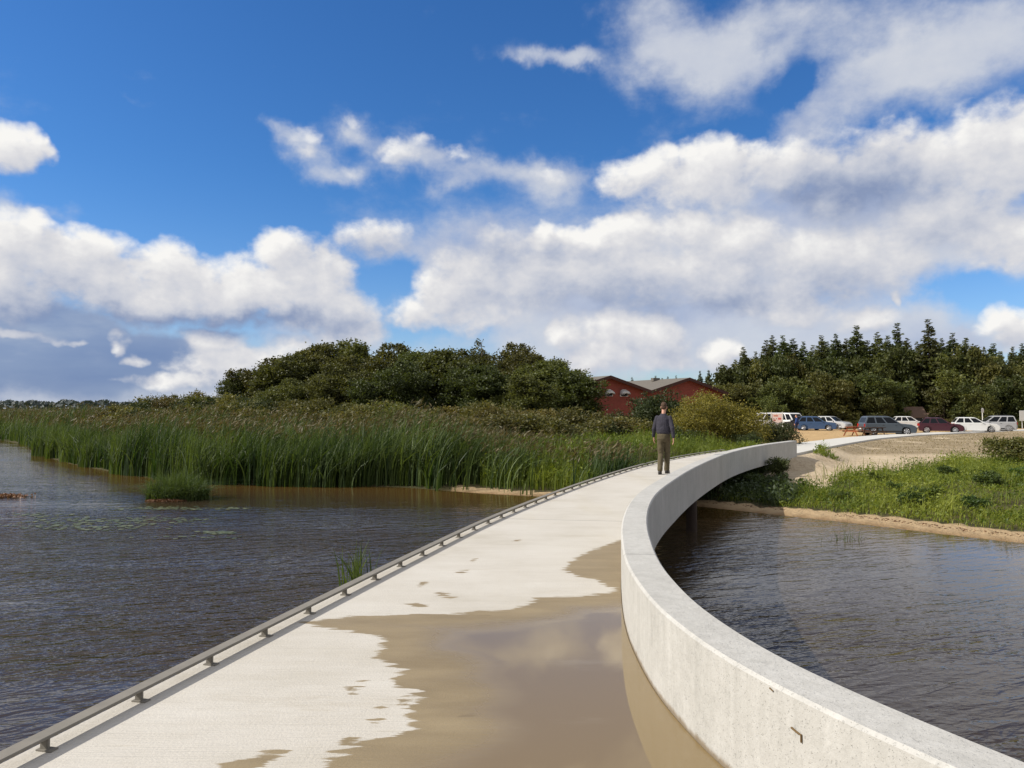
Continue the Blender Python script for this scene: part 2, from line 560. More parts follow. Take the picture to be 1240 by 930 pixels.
def mat_deck():
    m, k, out = new_mat('brushed_deck_concrete')
    p = geo_pos(k)
    sd = k.attr('wet')
    jag = k.noise(k.vec('MULTIPLY', p, (2.2, 17, 1)), 1.0, 6, .62)
    jag2 = k.noise(k.vec('MULTIPLY', p, (9, 70, 1)), 1.0, 4, .6)
    wn = k.math('ADD', sd, k.math('ADD', k.math('MULTIPLY_ADD', jag, .34, -.17), k.math('MULTIPLY_ADD', jag2, .09, -.045)))
    wet = k.smooth(wn, -.012, .016)
    n_big = k.noise(p, .9, 6, .6)
    n_fin = k.noise(p, 60, 4, .65)
    broom = k.noise(k.vec('MULTIPLY', p, (2.5, 95, 1)), 1.0, 3, .6)
    stain = k.noise(k.vec('MULTIPLY', p, (.7, 5.5, 1)), 1.0, 6, .65)
    dry = k.ramp(k.math('ADD', k.math('MULTIPLY', n_big, .5), k.math('ADD', k.math('MULTIPLY', broom, .25), k.math('MULTIPLY', stain, .25))),
                 [(.32, (.40, .368, .31)), (.5, (.485, .455, .405)), (.7, (.55, .525, .48))])
    dry = k.mix(k.smooth(broom, .55, .72, 0, .30), dry, (.33, .30, .25))
    dry = k.mix(k.smooth(stain, .60, .72, 0, .45), dry, (.35, .305, .225))
    lane = k.noise(k.vec('MULTIPLY', p, (1.1, .25, 1)), 1.0, 4, .5)
    dry = k.mix(k.smooth(lane, .52, .75, 0, .3), dry, (.42, .37, .27))
    dampn = k.noise(k.vec('MULTIPLY', p, (1.2, 4, 1)), 1.0, 5, .6)
    damp = k.ramp(dampn, [(.3, (.20, .152, .085)), (.7, (.27, .21, .122))])
    foot = k.noise(k.vec('MULTIPLY', p, (2.4, 6, 1)), 1.3, 3, .5)
    damp = k.mix(k.smooth(foot, .68, .76, 0, .5), damp, (.11, .08, .045))
    pud = k.smooth(k.math('ADD', k.attr('pool'), k.math('MULTIPLY_ADD', k.noise(k.vec('MULTIPLY', p, (1, 3, 1)), 1.0, 4, .5), .34, -.17)), .10, .62)
    pcol = k.mix(pud, damp, (.195, .138, .062))
    col = k.mix(wet, dry, pcol)
    col = k.mix(k.math('MULTIPLY', k.smooth(n_fin, .62, .75), .22), col, (.2, .18, .15))
    grit = k.noise(p, 130, 2, .5)
    col = k.mix(k.math('MULTIPLY', k.smooth(grit, .70, .76), .5), col, (.12, .10, .07))
    wear = k.noise(k.vec('MULTIPLY', p, (.5, 1.6, 1)), 1.0, 7, .7)
    col = k.mix(k.smooth(wear, .56, .72, 0, .28), col, (.30, .25, .17))
    col = k.mix(k.math('MULTIPLY', k.attr('joint'), .75), col, (.12, .11, .10))
    rgh = k.math('MULTIPLY_ADD', wet, -.30, .84)
    rgh = k.math('MULTIPLY_ADD', pud, -.515, rgh)
    hh = k.math('ADD', broom, k.math('MULTIPLY', n_fin, .5))
    strength = k.math('MULTIPLY', k.math('SUBTRACT', 1.0, pud), k.math('MULTIPLY_ADD', wet, -.3, .8))
    nb = bump(k, hh, strength, .010)
    principled(k, out, col, rgh, k.math('MULTIPLY_ADD', pud, .25, .35), normal=nb)
    return m


def mat_water():
    m, k, out = new_mat('lake_water')
    p = geo_pos(k)
    shal = k.attr('shallow')
    n0 = k.noise(p, .5, 3, .5)
    deep = k.mix(n0, (.034, .025, .016), (.046, .034, .021))
    col = k.mix(shal, deep, (.085, .048, .014))
    gust = k.smooth(k.noise(k.vec('MULTIPLY', p, (.07, .24, 1)), 1.0, 5, .6), .36, .62, .22, 1.0)
    near = k.node('ShaderNodeAttribute', attribute_name='calm').outputs['Fac']
    rot = k.node('ShaderNodeVectorRotate', rotation_type='Z_AXIS')
    k.put(rot.inputs['Vector'], p)
    rot.inputs['Angle'].default_value = rad(-24)
    pr = rot.outputs[0]
    w1 = k.noise(k.vec('MULTIPLY', pr, (1.0, 3.0, 1)), 1.0, 2, .5, .5)
    w2 = k.noise(k.vec('MULTIPLY', pr, (2.3, 6.5, 1)), 1.0, 2, .55, .5)
    w3 = k.noise(k.vec('MULTIPLY', p, (9, 17, 1)), 1.0, 2, .6)
    h = k.math('ADD', k.math('MULTIPLY', w1, .55), k.math('ADD', k.math('MULTIPLY', w2, .45), k.math('MULTIPLY', w3, .12)))
    st = k.math('MULTIPLY', gust, k.math('MULTIPLY_ADD', near, -.72, 1.0))
    nb = bump(k, h, st, .175)
    b = principled(k, out, col, .06, .5, normal=nb)
    b.inputs['IOR'].default_value = 1.33
    return m


def mat_ground():
    m, k, out = new_mat('ground_sand_and_soil')
    p = geo_pos(k)
    sand, park = k.attr('sand'), k.attr('park')
    n1 = k.noise(p, .7, 7, .65)
    n2 = k.noise(p, 9, 6, .65)
    n3 = k.noise(p, 2.2, 5, .6)
    soil = k.ramp(n1, [(.3, (.035, .032, .014)), (.5, (.06, .055, .022)), (.7, (.10, .075, .035))])
    snd = k.ramp(k.math('ADD', k.math('MULTIPLY', n1, .5), k.math('MULTIPLY', n2, .5)), [(.32, (.30, .222, .135)), (.5, (.45, .360, .245)), (.68, (.55, .46, .335))])
    turf = k.smooth(k.noise(k.vec('MULTIPLY', p, (.35, .8, 1)), 1.0, 6, .65), .52, .62)
    snd = k.mix(k.math('MULTIPLY', k.attr('plateau'), .85), snd, k.mix(turf, (.24, .185, .11), (.38, .305, .20)))
    clod = k.noise(p, 5.5, 4, .7)
    snd = k.mix(k.smooth(clod, .56, .72, 0, .45), snd, (.20, .15, .10))
    wetb = k.attr('wetsand')
    snd = k.mix(k.attr('shorebelt'), snd, k.mix(n2, (.34, .24, .135), (.42, .31, .185)))
    snd = k.mix(wetb, snd, (.20, .125, .06))
    prk = k.ramp(k.math('ADD', k.math('MULTIPLY', n1, .6), k.math('MULTIPLY', n3, .4)), [(.3, (.36, .235, .11)), (.7, (.50, .35, .18))])
    sm = k.smooth(k.math('ADD', sand, k.math('MULTIPLY_ADD', n3, .5, -.25)), .42, .58)
    pm = k.smooth(k.math('ADD', park, k.math('MULTIPLY_ADD', n3, .3, -.15)), .42, .58)
    col = k.mix(pm, k.mix(sm, soil, snd), prk)
    h = k.math('ADD', n2, k.math('MULTIPLY', k.noise(p, 3.3, 5, .6), 1.6))
    principled(k, out, col, .95, .2, normal=bump(k, h, .8, .09))
    return m


M = {}
M['concrete'] = mat_concrete()
M['deck'] = mat_deck()
M['water'] = mat_water()
M['ground'] = mat_ground()
M['rail'] = plain('grey_rail', (.185, .170, .145), .75, .3, var=.25, scale=8)
M['pier'] = plain('brown_steel_pier', (.03, .018, .012), .7, .3, var=.3)
M['path'] = plain('path_concrete', (.50, .485, .45), .85, .3, var=.1, scale=1.5)
M['bark'] = plain('bark', (.055, .042, .03), .9, .2, var=.35, scale=9)
M['bark_grey'] = plain('pale_bark', (.13, .115, .09), .9, .2, var=.35, scale=9)
M['oak'] = leaf_mat('oak_leaves', (.035, .042, .011), (.115, .122, .030), .36)
M['spruce'] = leaf_mat('spruce_needles', (.040, .055, .020), (.135, .152, .052), .34, hue=.025, val=.3)
M['pine'] = leaf_mat('edge_leaves', (.048, .060, .015), (.140, .142, .036), .36, hue=.03, val=.35)
M['heath'] = leaf_mat('heath_leaves', (.060, .066, .017), (.165, .145, .044), .35, hue=.03, val=.3)
M['willow'] = leaf_mat('willow_leaves', (.090, .092, .016), (.31, .265, .050), .40, hue=.01, val=.08)
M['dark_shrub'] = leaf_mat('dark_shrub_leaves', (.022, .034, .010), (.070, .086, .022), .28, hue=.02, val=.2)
M['grass'] = leaf_mat('bank_grass', (.070, .110, .012), (.27, .30, .042), .45, hue=0, val=0)
M['reed'] = leaf_mat('reed_blades', (.022, .047, .010), (.115, .158, .037), .38, hue=0, val=0)
M['plume'] = leaf_mat('reed_plumes', (.055, .055, .016), (.135, .100, .045), .30, hue=0, val=0)
M['herb'] = leaf_mat('herb_leaves', (.030, .060, .013), (.110, .150, .034), .38, hue=.02, val=.25)
M['litter'] = leaf_mat('dead_leaves', (.10, .045, .02), (.28, .15, .085), .15, hue=0, val=0)
M['lily'] = leaf_mat('lily_pads', (.05, .065, .022), (.12, .125, .05), .05, rough=.45, hue=0, val=0)
M['far'] = leaf_mat('far_wood_hazed_leaves', (.026, .040, .046), (.050, .066, .066), .2, hue=0, val=0)  # blue-grey distance haze is put into the leaf colour

# ------------------------------------------------------------------ geometry of shore and bridge
SHORE = np.array([(2500, -900), (400, -160), (120, -40), (60, -12), (35, 2), (22, 8), (15.5, 11.6)]
                 + [tuple(at(*q, z=WZ).xy) for q in [(1240, 658.5), (1130, 646), (1040, 634.5), (964, 626.5), (904, 620), (846, 613.5)]]
                 + [tuple(at(*q, z=WZ).xy) for q in [(650, 601.5), (572, 597), (490, 590.5), (420, 588.5), (330, 588), (241, 586), (190, 580), (144, 573), (95, 564), (55, 554), (47, 542), (0, 533)]]
                 + [(-62, 82), (-130, 120), (-320, 200), (-900, 420), (-3000, 900)], float)


def seg_dist(x, y, poly):
    """distance to a polyline, and the side (positive = right of the walking direction)"""
    best = np.full(x.shape, 1e9)
    side = np.zeros(x.shape)
    for (ax, ay), (bx, by) in zip(poly[:-1], poly[1:]):
        dx, dy = bx - ax, by - ay
        L2 = dx * dx + dy * dy
        t = np.clip(((x - ax) * dx + (y - ay) * dy) / L2, 0, 1)
        qx, qy = x - (ax + t * dx), y - (ay + t * dy)
        d = np.hypot(qx, qy)
        s = dx * qy - dy * qx
        m = d < best - 1e-9
        best = np.where(m, d, best)
        side = np.where(m, -s, side)
    return best, side


def inpoly(x, y, poly):
    x = np.asarray(x, float)
    y = np.asarray(y, float)
    r = np.zeros(x.shape, bool)
    n = len(poly)
    for i in range(n):
        x0, y0 = poly[i]
        x1, y1 = poly[(i + 1) % n]
        c = ((y0 > y) != (y1 > y)) & (x < (x1 - x0) * (y - y0) / (y1 - y0 + 1e-12) + x0)
        r ^= c
    return r


SHORE_POLY = np.vstack([SHORE, [(-3000, 6000), (2500, 6000)]])


def shore_s(x, y):
    d, _ = seg_dist(x, y, SHORE)
    return np.where(inpoly(x, y, SHORE_POLY), d, -d)


def sstep(a, b, x):
    t = np.clip((x - a) / (b - a), 0, 1)
    return t * t * (3 - 2 * t)


def vnoise(x, y, s, seed=0):
    """cheap smooth value noise"""
    x = np.asarray(x, float) / s + seed * 17.3
    y = np.asarray(y, float) / s + seed * 9.1
    xi, yi = np.floor(x), np.floor(y)
    fx, fy = x - xi, y - yi
    fx, fy = fx * fx * (3 - 2 * fx), fy * fy * (3 - 2 * fy)

    def h(a, b):
        q = np.sin(a * 127.1 + b * 311.7 + seed * 3.3) * 43758.5453
        return q - np.floor(q)
    return (h(xi, yi) * (1 - fx) + h(xi + 1, yi) * fx) * (1 - fy) + (h(xi, yi + 1) * (1 - fx) + h(xi + 1, yi + 1) * fx) * fy


PATH = [(9.45, 29.2, 0.0), (12.6, 34.5, -.04), (17.5, 42.8, -.14), (24.0, 53.0, -.24), (32.0, 63.0, -.32), (41, 71.5, -.37), (60, 86, -.39), (90, 104, -.39)]


def path_info(x, y):
    best = np.full(x.shape, 1e9)
    zz = np.zeros(x.shape)
    for (ax, ay, az_), (bx, by, bz) in zip(PATH[:-1], PATH[1:]):
        dx, dy = bx - ax, by - ay
        t = np.clip(((x - ax) * dx + (y - ay) * dy) / (dx * dx + dy * dy), 0, 1)
        d = np.hypot(x - ax - t * dx, y - ay - t * dy)
        m = d < best
        best = np.where(m, d, best)
        zz = np.where(m, az_ + t * (bz - az_), zz)
    return best, zz


PARKZ = -.45


def ground_z(x, y):
    x = np.asarray(x, float)
    y = np.asarray(y, float)
    s = shore_s(x, y)
    left = sstep(6, -4, x - (y - 30) * .22)
    hl = -.32 + 1.0 * sstep(34, 75, y) * left
    hr = PARKZ + .0 * x
    H = hl * left + hr * (1 - left)
    H = H + (vnoise(x, y, 7, 1) - .5) * .16 + (vnoise(x, y, 1.9, 2) - .5) * .05
    rise = np.where(s < 1.0, .085 * s, .085 + (H - WZ - .085) * sstep(1.0, 7.0, s))
    z = WZ + np.where(s > 0, rise, np.maximum(s * .16, -2.2))
    d, zp = path_info(x, y)
    emb = zp - .10 - np.maximum(0, d - 1.5) * .36 + (vnoise(x, y, .9, 5) - .5) * .10 * sstep(1.4, 2.2, d)
    z = np.maximum(z, np.where(d < 4, emb, -9))
    z = np.where(d < 1.5, zp - .10, z)
    far = np.hypot(x, y)
    z = np.where((far > 900) & (s > 0), z + (far - 900) * .004, z)
    return z


# grass-covered part of the right bank, in plan
GRASS = [(4.9, 17.8), (5.5, 20.3), (7.3, 20.9), (8.7, 21.6), (9.6, 23.1), (10.6, 24.6), (11.6, 25.6), (13.0, 26.3), (14.4, 26.8), (16.2, 29.5), (20, 31.5), (30, 32), (60, 34), (60, -20), (20, 2), (4, 14)]


def spaced(a, b, fine, coarse):
    """monotone 1-D grid: step fine in [a,b], growing outside up to coarse bound"""
    pts = list(np.arange(a, b + 1e-6, fine))
    st, p = fine, b
    while p < coarse:
        st *= 1.22
        p += st
        pts.append(p)
    st, p = fine, a
    while p > -coarse:
        st *= 1.22
        p -= st
        pts.insert(0, p)
    return np.array(pts)


def grid_mesh(gx, gy):
    X, Y = np.meshgrid(gx, gy)
    nx, ny = len(gx), len(gy)
    i = np.arange(nx * ny).reshape(ny, nx)
    f = np.stack([i[:-1, :-1], i[:-1, 1:], i[1:, 1:], i[1:, :-1]], -1).reshape(-1, 4)
    return X.ravel(), Y.ravel(), f


gx, gy = spaced(-42, 46, .36, 3000), spaced(8, 78, .36, 3000)
X, Y, F = grid_mesh(gx, gy)
Z = ground_z(X, Y)
S = shore_s(X, Y)
DP, ZP = path_info(X, Y)
right = 1 - sstep(8.2, 5.0, X - (Y - 28) * .52)
beach = sstep(1.25, .75, S) * sstep(-12, -9, -np.abs(X) * 0 - np.where(X < -2, 20, 0))
ing = inpoly(X, Y, GRASS)
sand = np.where(ing & (S > 1.0), .05, 1.0) * right
emb_m = sstep(4.6, 3.2, DP) * sstep(2, 6, X)
sand = np.maximum(sand, np.where(ing, 0, emb_m))
sand = np.maximum(sand, beach)
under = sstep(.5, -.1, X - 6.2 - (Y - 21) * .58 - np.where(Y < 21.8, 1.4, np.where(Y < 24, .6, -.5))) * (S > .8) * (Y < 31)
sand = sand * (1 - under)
sand = np.where(Y > 96 + .1 * X, 0, sand)
def turf_band(x, y):
    return sstep(.42, .60, vnoise(x, y * .6, 3.2, 40) * .6 + vnoise(x, y, .8, 41) * .4 + .22 * sstep(38, 50, y)) * (x - 9.45 - (y - 29.2) * .57 > 0) * sstep(34, 37, y)


PARKP = [(9, 40), (14, 38), (24, 52.5), (32, 62.5), (41, 71), (60, 85), (120, 118), (120, 104), (60, 98), (40, 97), (14, 96), (10, 70)]
park = inpoly(X, Y, PARKP).astype(float)
PARKP2 = [(11.2, 31.5), (16, 42), (23, 53.5), (31, 63.5), (40, 72), (60, 87), (120, 123), (120, 130), (60, 108), (30, 104), (16, 104), (12, 75), (11.5, 45)]
park = np.maximum(park, inpoly(X, Y, PARKP2))
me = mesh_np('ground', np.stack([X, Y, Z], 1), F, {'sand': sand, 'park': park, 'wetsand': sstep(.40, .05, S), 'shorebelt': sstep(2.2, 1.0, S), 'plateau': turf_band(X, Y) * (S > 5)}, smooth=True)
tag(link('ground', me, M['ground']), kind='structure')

# lake
lx, ly = spaced(-42, 46, .9, 3000), spaced(2, 66, .7, 3000)
LX, LY, LF = grid_mesh(lx, ly)
LS = shore_s(LX, LY)
keep = (LS < 3)[LF].any(1)
calm = sstep(9, 2, -LS)
me = mesh_np('lake', np.stack([LX, LY, np.full(LX.shape, WZ)], 1), LF[keep], {'shallow': sstep(4.5, .0, -LS), 'calm': calm})
tag(link('lake', me, M['water']), kind='structure')

# ------------------------------------------------------------------ footbridge
def curve_fn(pts):
    ys = np.array([p[1] for p in pts])
    xs = np.array([p[0] for p in pts])
    m = np.gradient(xs, ys)

    def f(y):
        y = np.asarray(y, float)
        i = np.clip(np.searchsorted(ys, y) - 1, 0, len(ys) - 2)
        h = ys[i + 1] - ys[i]
        t = (y - ys[i]) / h
        return ((2 * t**3 - 3 * t**2 + 1) * xs[i] + (t**3 - 2 * t**2 + t) * h * m[i]
                + (-2 * t**3 + 3 * t**2) * xs[i + 1] + (t**3 - t**2) * h * m[i + 1])
    return f


LEFT = curve_fn([(-5.14, -8), (-3.84, -2.6), (-2.94, .7), (-2.30, 3.4), (-1.93, 4.93), (-1.09, 8.3), (-.51, 10.5), (.62, 14.07), (2.3, 18.7), (4.2, 23.2), (6.5, 27.6), (8.4, 30.6)])
RIGHT = curve_fn([(3.9, -8), (3.45, -3.4), (2.85, -.8), (2.30, .6), (1.80, 1.52), (1.35, 2.36), (1.135, 2.85), (.965, 3.35), (.83, 4.1), (.80, 5.1), (.945, 6.7), (1.15, 8.0), (1.60, 10.0), (2.40, 12.5), (4.02, 16.85), (5.9, 21.2), (7.95, 25.0), (10.3, 28.6)])
WT, WH, WB = .25, .485, -.17

bridge = thing('footbridge', 'curved pale concrete footbridge with thick low parapet on its right edge', 'bridge', (0, 0, 0))
yr = np.concatenate([np.arange(-8, 2.4, .12), np.arange(2.4, 9.5, .035), np.arange(9.5, 28.6, .12), [28.6]])
DJ = [-1.9, 11.0, 17.2, 23.4]
yr = np.unique(np.round(np.concatenate([yr] + [[j_ - .014, j_ - .006, j_ + .006, j_ + .014] for j_ in DJ]), 4))
yl = yr + 2.0 * sstep(5, 28, yr)
nt = 96
tt = np.linspace(0, 1, nt)
PL = np.stack([LEFT(yl), yl], 1)
PR = np.stack([RIGHT(yr) - .004, yr], 1)
DX = PL[:, None, :] * (1 - tt)[None, :, None] + PR[:, None, :] * tt[None, :, None]
dxy = DX.reshape(-1, 2)


def gp(*q):
    return [tuple(at(a, b, z=0).xy) for a, b in q]


WET_POLYS = [
    gp((372, 960), (395, 925), (432, 902), (500, 884), (496, 868), (486, 858), (512, 846), (500, 838), (470, 826), (480, 815), (495, 810), (470, 803), (455, 796), (462, 780), (464, 772),
       (430, 765), (384, 758), (366, 753), (420, 747), (500, 744), (560, 742), (610, 739), (640, 734), (646, 724), (700, 722), (735, 718), (752, 712), (1300, 716), (1300, 1400), (200, 1400)),
    gp((752, 654), (735, 660), (712, 668), (690, 680), (682, 690), (700, 698), (720, 702), (742, 712), (756, 716), (900, 716), (900, 654)),
    gp((248, 932), (290, 918), (330, 908), (352, 908), (345, 918), (310, 930), (270, 950)),
    gp((487, 731), (505, 729), (522, 733), (510, 736)), gp((527, 717), (545, 718), (543, 722), (530, 722)), gp((538, 723), (552, 723), (550, 726), (540, 726)),
    gp((505, 707), (516, 704), (516, 709), (507, 711)), gp((553, 692), (567, 690), (560, 696)), gp((566, 679), (580, 675), (574, 681)), gp((620, 655), (632, 652), (628, 656)),
    gp((424, 826), (440, 823), (452, 826), (438, 830)), gp((414, 834), (426, 831), (440, 836), (424, 841)), gp((440, 874), (460, 870), (470, 874), (452, 879)),
    gp((448, 856), (462, 852), (475, 855), (460, 860)), gp((405, 898), (425, 889), (442, 893), (420, 902)), gp((478, 849), (490, 846), (500, 852), (486, 857)), gp((392, 916), (412, 909), (424, 912), (404, 920)),
]
wet = np.full(len(dxy), -1.0)
pool = np.full(len(dxy), -1.0)
near_m = (dxy[:, 1] > 2) & (dxy[:, 1] < 10)
q = dxy[near_m]
for i, P in enumerate(WET_POLYS):
    d, _ = seg_dist(q[:, 0], q[:, 1], np.array(P + [P[0]]))
    v = np.where(inpoly(q[:, 0], q[:, 1], P), d, -d)
    if i == 0:
        pool[near_m] = v
    if i > 1:
        v = v * 1.3 - .012
    wet[near_m] = np.maximum(wet[near_m], v)
n0, n1 = DX.shape[:2]
ii = np.arange(n0 * n1).reshape(n0, n1)
df = np.stack([ii[:-1, :-1], ii[:-1, 1:], ii[1:, 1:], ii[1:, :-1]], -1).reshape(-1, 4)
me = mesh_np('deck', np.column_stack([dxy, np.zeros(len(dxy))]), df, {'wet': wet, 'pool': pool, 'joint': np.repeat([1.0 if min(abs(y_ - j_) for j_ in DJ) < .008 else 0.0 for y_ in yr], nt)})
link('deck', me, M['deck'], bridge)


JOINTS = [-2.0, 5.9, 13.1, 20.4]


def ring_sweep(path, prof, closed_ends=True):
    """path (N,2) in plan; prof list of (u,z) with u to the right of travel; one swept mesh"""
    path = np.asarray(path)
    tg = np.gradient(path, axis=0)
    tg /= np.linalg.norm(tg, axis=1)[:, None]
    nr = np.stack([tg[:, 1], -tg[:, 0]], 1)
    m = len(prof)
    v = np.concatenate([[np.append(p + n_ * u, z) for (u, z) in prof] for p, n_ in zip(path, nr)])
    b = MB()
    vs = [b.bm.verts.new(c) for c in v]
    for i in range(len(path) - 1):
        for j in range(m):
            k = (j + 1) % m
            b.bm.faces.new((vs[i * m + j], vs[i * m + k], vs[(i + 1) * m + k], vs[(i + 1) * m + j]))
    if closed_ends:
        b.bm.faces.new(vs[:m][::-1])
        b.bm.faces.new(vs[-m:])
    return b


yw = np.concatenate([np.arange(-8, 28.6, .12), [28.6]])
yw = np.unique(np.round(np.concatenate([yw] + [[j_ - .012, j_ - .004, j_ + .004, j_ + .012] for j_ in JOINTS]), 4))
b = ring_sweep(np.stack([RIGHT(yw), yw], 1), [(0, WB), (0, WH - .014), (.014, WH), (WT - .014, WH), (WT, WH - .014), (WT, WB)])
po = b.build('parapet', M['concrete'], bridge, smooth=True, angle=rad(25))
ja = np.repeat([1.0 if min(abs(y_ - j_) for j_ in JOINTS) < .006 else 0.0 for y_ in yw], 6)
po.data.attributes.new('joint', 'FLOAT', 'POINT').data.foreach_set('value', ja.astype(np.float32))
po.data.attributes.new('inner', 'FLOAT', 'POINT').data.foreach_set('value', np.tile(np.array([1, 1, 0, 0, 0, 0], np.float32), len(yw)))
# slab under the deck
b = MB()
sl_v = []
ys_ = np.linspace(0, len(yr) - 1, 60).astype(int)
for i in ys_:
    l, r = Vector((*PL[i], 0)), Vector((*PR[i], 0))
    sl_v.append([b.bm.verts.new((l.x, l.y, -.012)), b.bm.verts.new((r.x, r.y, -.012)), b.bm.verts.new((r.x, r.y, -.20)), b.bm.verts.new((l.x, l.y, -.20))])
for a, c in zip(sl_v, sl_v[1:]):
    for j in range(4):
        b.bm.faces.new((a[j], a[(j + 1) % 4], c[(j + 1) % 4], c[j]))
b.bm.faces.new(sl_v[0])
b.bm.faces.new(sl_v[-1][::-1])
b.build('slab', M['concrete'], bridge)
# low rail along the left edge
yk = np.concatenate([np.arange(-7.5, 30.4, .15), [30.4]])
kp = np.stack([LEFT(yk), yk], 1)
rail = ring_sweep(kp, [(.030, .060), (.030, .070), (.033, .073), (.107, .073), (.110, .070), (.110, .060)]).build('edge_rail', M['rail'], bridge, smooth=True, angle=rad(25))
seg = np.hypot(*np.diff(kp, axis=0).T)
cum = np.concatenate([[0], np.cumsum(seg)])
post_me = MB().box((0, 0, .0305), (.042, .020, .061), bevel=.003).box((.012, 0, .003), (.085, .045, .006)).mesh('rail_post')
post_me.materials.append(M['rail'])
k_ = .33
while k_ < cum[-1]:
    x_ = np.interp(k_, cum, kp[:, 0])
    y_ = np.interp(k_, cum, kp[:, 1])
    sl_ = (LEFT(y_ + .05) - LEFT(y_ - .05)) / .1
    a_ = math.atan2(1, sl_) - PI / 2
    o = link('rail_post', post_me, None, rail)
    o.location = (x_ + .075 * math.cos(a_), y_ + .075 * math.sin(a_), .001)
    o.rotation_euler = (0, 0, a_)
    k_ += .62
# piers
for (x_, y_) in [(3.62, 15.6), (2.1, 16.6), (.75, 7.8), (-.75, 8.6), (5.6, 21.0), (4.3, 21.9)]:
    o = MB().tube([(0, 0, -2.3), (0, 0, -.202)], .11, 14).build('pier', M['pier'], bridge, smooth=True, angle=rad(40))
    o.location = (x_, y_, 0)

# path beyond the bridge
pc = np.array([(p[0], p[1]) for p in PATH])
u_ = np.linspace(0, 1, 60)
cl = np.concatenate([[0], np.cumsum(np.hypot(*np.diff(pc, axis=0).T))])
s_ = np.linspace(.45, cl[-1], 90)
px_, py_ = np.interp(s_, cl, pc[:, 0]), np.interp(s_, cl, pc[:, 1])
pz_ = np.interp(s_, cl, [p[2] for p in PATH])
for _ in range(6):
    px_[1:-1] = (px_[:-2] + px_[1:-1] * 2 + px_[2:]) / 4
    py_[1:-1] = (py_[:-2] + py_[1:-1] * 2 + py_[2:]) / 4
pp = np.stack([px_, py_], 1)
tg = np.gradient(pp, axis=0)
tg /= np.linalg.norm(tg, axis=1)[:, None]
nr = np.stack([tg[:, 1], -tg[:, 0]], 1)
b = MB()
rows = []
for p, n_, z_ in zip(pp, nr, pz_):
    l, r = p - n_ * 1.15, p + n_ * 1.15
    rows.append([b.bm.verts.new((*l, z_ - .01)), b.bm.verts.new((*r, z_ - .01)), b.bm.verts.new((*r, z_ - .16)), b.bm.verts.new((*l, z_ - .16))])
for a, c in zip(rows, rows[1:]):
    for j in range(4):
        b.bm.faces.new((a[j], a[(j + 1) % 4], c[(j + 1) % 4], c[j]))
b.bm.faces.new(rows[0])
b.bm.faces.new(rows[-1][::-1])
tag(b.build('path', M['path']), kind='structure')

# ------------------------------------------------------------------ foliage generators
def rot_dirs(rng, n, up=0.0):
    d = rng.normal(size=(n, 3))
    d[:, 2] += up
    return d / np.linalg.norm(d, axis=1)[:, None]


def leaf_cards(rng, pos, dirs, L, W):
    """folded diamond leaf per position"""
    n = len(pos)
    L = np.broadcast_to(L, (n,))[:, None]
    W = np.broadcast_to(W, (n,))[:, None]
    r = rng.normal(size=(n, 3))
    s = np.cross(dirs, r)
    s /= np.linalg.norm(s, axis=1)[:, None] + 1e-9
    nn = np.cross(s, dirs)
    p0 = pos - dirs * L * .5
    p1 = pos + s * W * .5 + nn * W * .15
    p2 = pos + dirs * L * .5
    p3 = pos - s * W * .5 + nn * W * .15
    v = np.stack([p0, p1, p2, p3], 1).reshape(-1, 3)
    return v, np.arange(4 * n).reshape(n, 4)


def lobe_points(rng, lobes, n, sub=16, sub_r=.34, fill=.25):
    """leaf positions in clumps on the skin of ellipsoid lobes: (cx,cy,cz,rx,ry,rz)"""
    lobes = np.array(lobes, float)
    wgt = (lobes[:, 3] * lobes[:, 4] + lobes[:, 4] * lobes[:, 5])
    wgt /= wgt.sum()
    C = []
    for lb in lobes:
        d = rot_dirs(rng, sub, .25)
        C.append(np.column_stack([lb[:3] + d * lb[3:] * rng.uniform(.72, 1.03, (sub, 1)), np.full(sub, lb[3:].mean() * sub_r) * rng.uniform(.6, 1.35, sub)]))
    C = np.array(C)
    li = rng.choice(len(lobes), n, p=wgt)
    ci = rng.integers(0, sub, n)
    c = C[li, ci]
    pos = c[:, :3] + rng.normal(size=(n, 3)) * c[:, 3:4] * np.array([.62, .62, .45])
    k = rng.random(n) < fill
    pos[k] = lobes[li[k], :3] + rot_dirs(rng, k.sum()) * lobes[li[k], 3:] * rng.uniform(.2, .9, (k.sum(), 1))
    ctr = lobes[li, :3]
    return pos, pos - ctr


def crown_mesh(name, rng, lobes, n, L, W, sub=16, sub_r=.34, fill=.2, droop=.0, zmin=None):
    pos, out = lobe_points(rng, lobes, n, sub, sub_r, fill)
    if zmin is not None:
        k = pos[:, 2] > zmin
        pos, out = pos[k], out[k]
    n = len(pos)
    d = out / (np.linalg.norm(out, axis=1)[:, None] + 1e-6) * .7 + rng.normal(size=(n, 3)) * .7
    d[:, 2] -= droop
    d /= np.linalg.norm(d, axis=1)[:, None]
    sz = rng.uniform(.65, 1.3, n)
    v, f = leaf_cards(rng, pos, d, L * sz, W * sz)
    return mesh_np(name, v, f, {'tint': np.clip(rng.normal(.45, .25, n), 0, 1)})


def limbs(lobes, rng, h0, r0, base=(0, 0)):
    """trunk and limbs reaching into the lobes, one mesh"""
    b = MB()
    top = Vector((base[0] + rng.normal(0, .15), base[1] + rng.normal(0, .15), h0))
    b.tube([(base[0], base[1], -.3), (base[0] * .8, base[1] * .8, h0 * .5), top], [r0, r0 * .8, r0 * .62], 9)
    for lb in lobes:
        e = Vector(lb[:3]) + Vector((0, 0, lb[5] * .4))
        mid = top.lerp(e, .5) + Vector((rng.normal(0, .2), rng.normal(0, .2), .2))
        b.tube([top - Vector((0, 0, .15)), mid, e], [r0 * .5, r0 * .3, r0 * .1], 6)
    return b


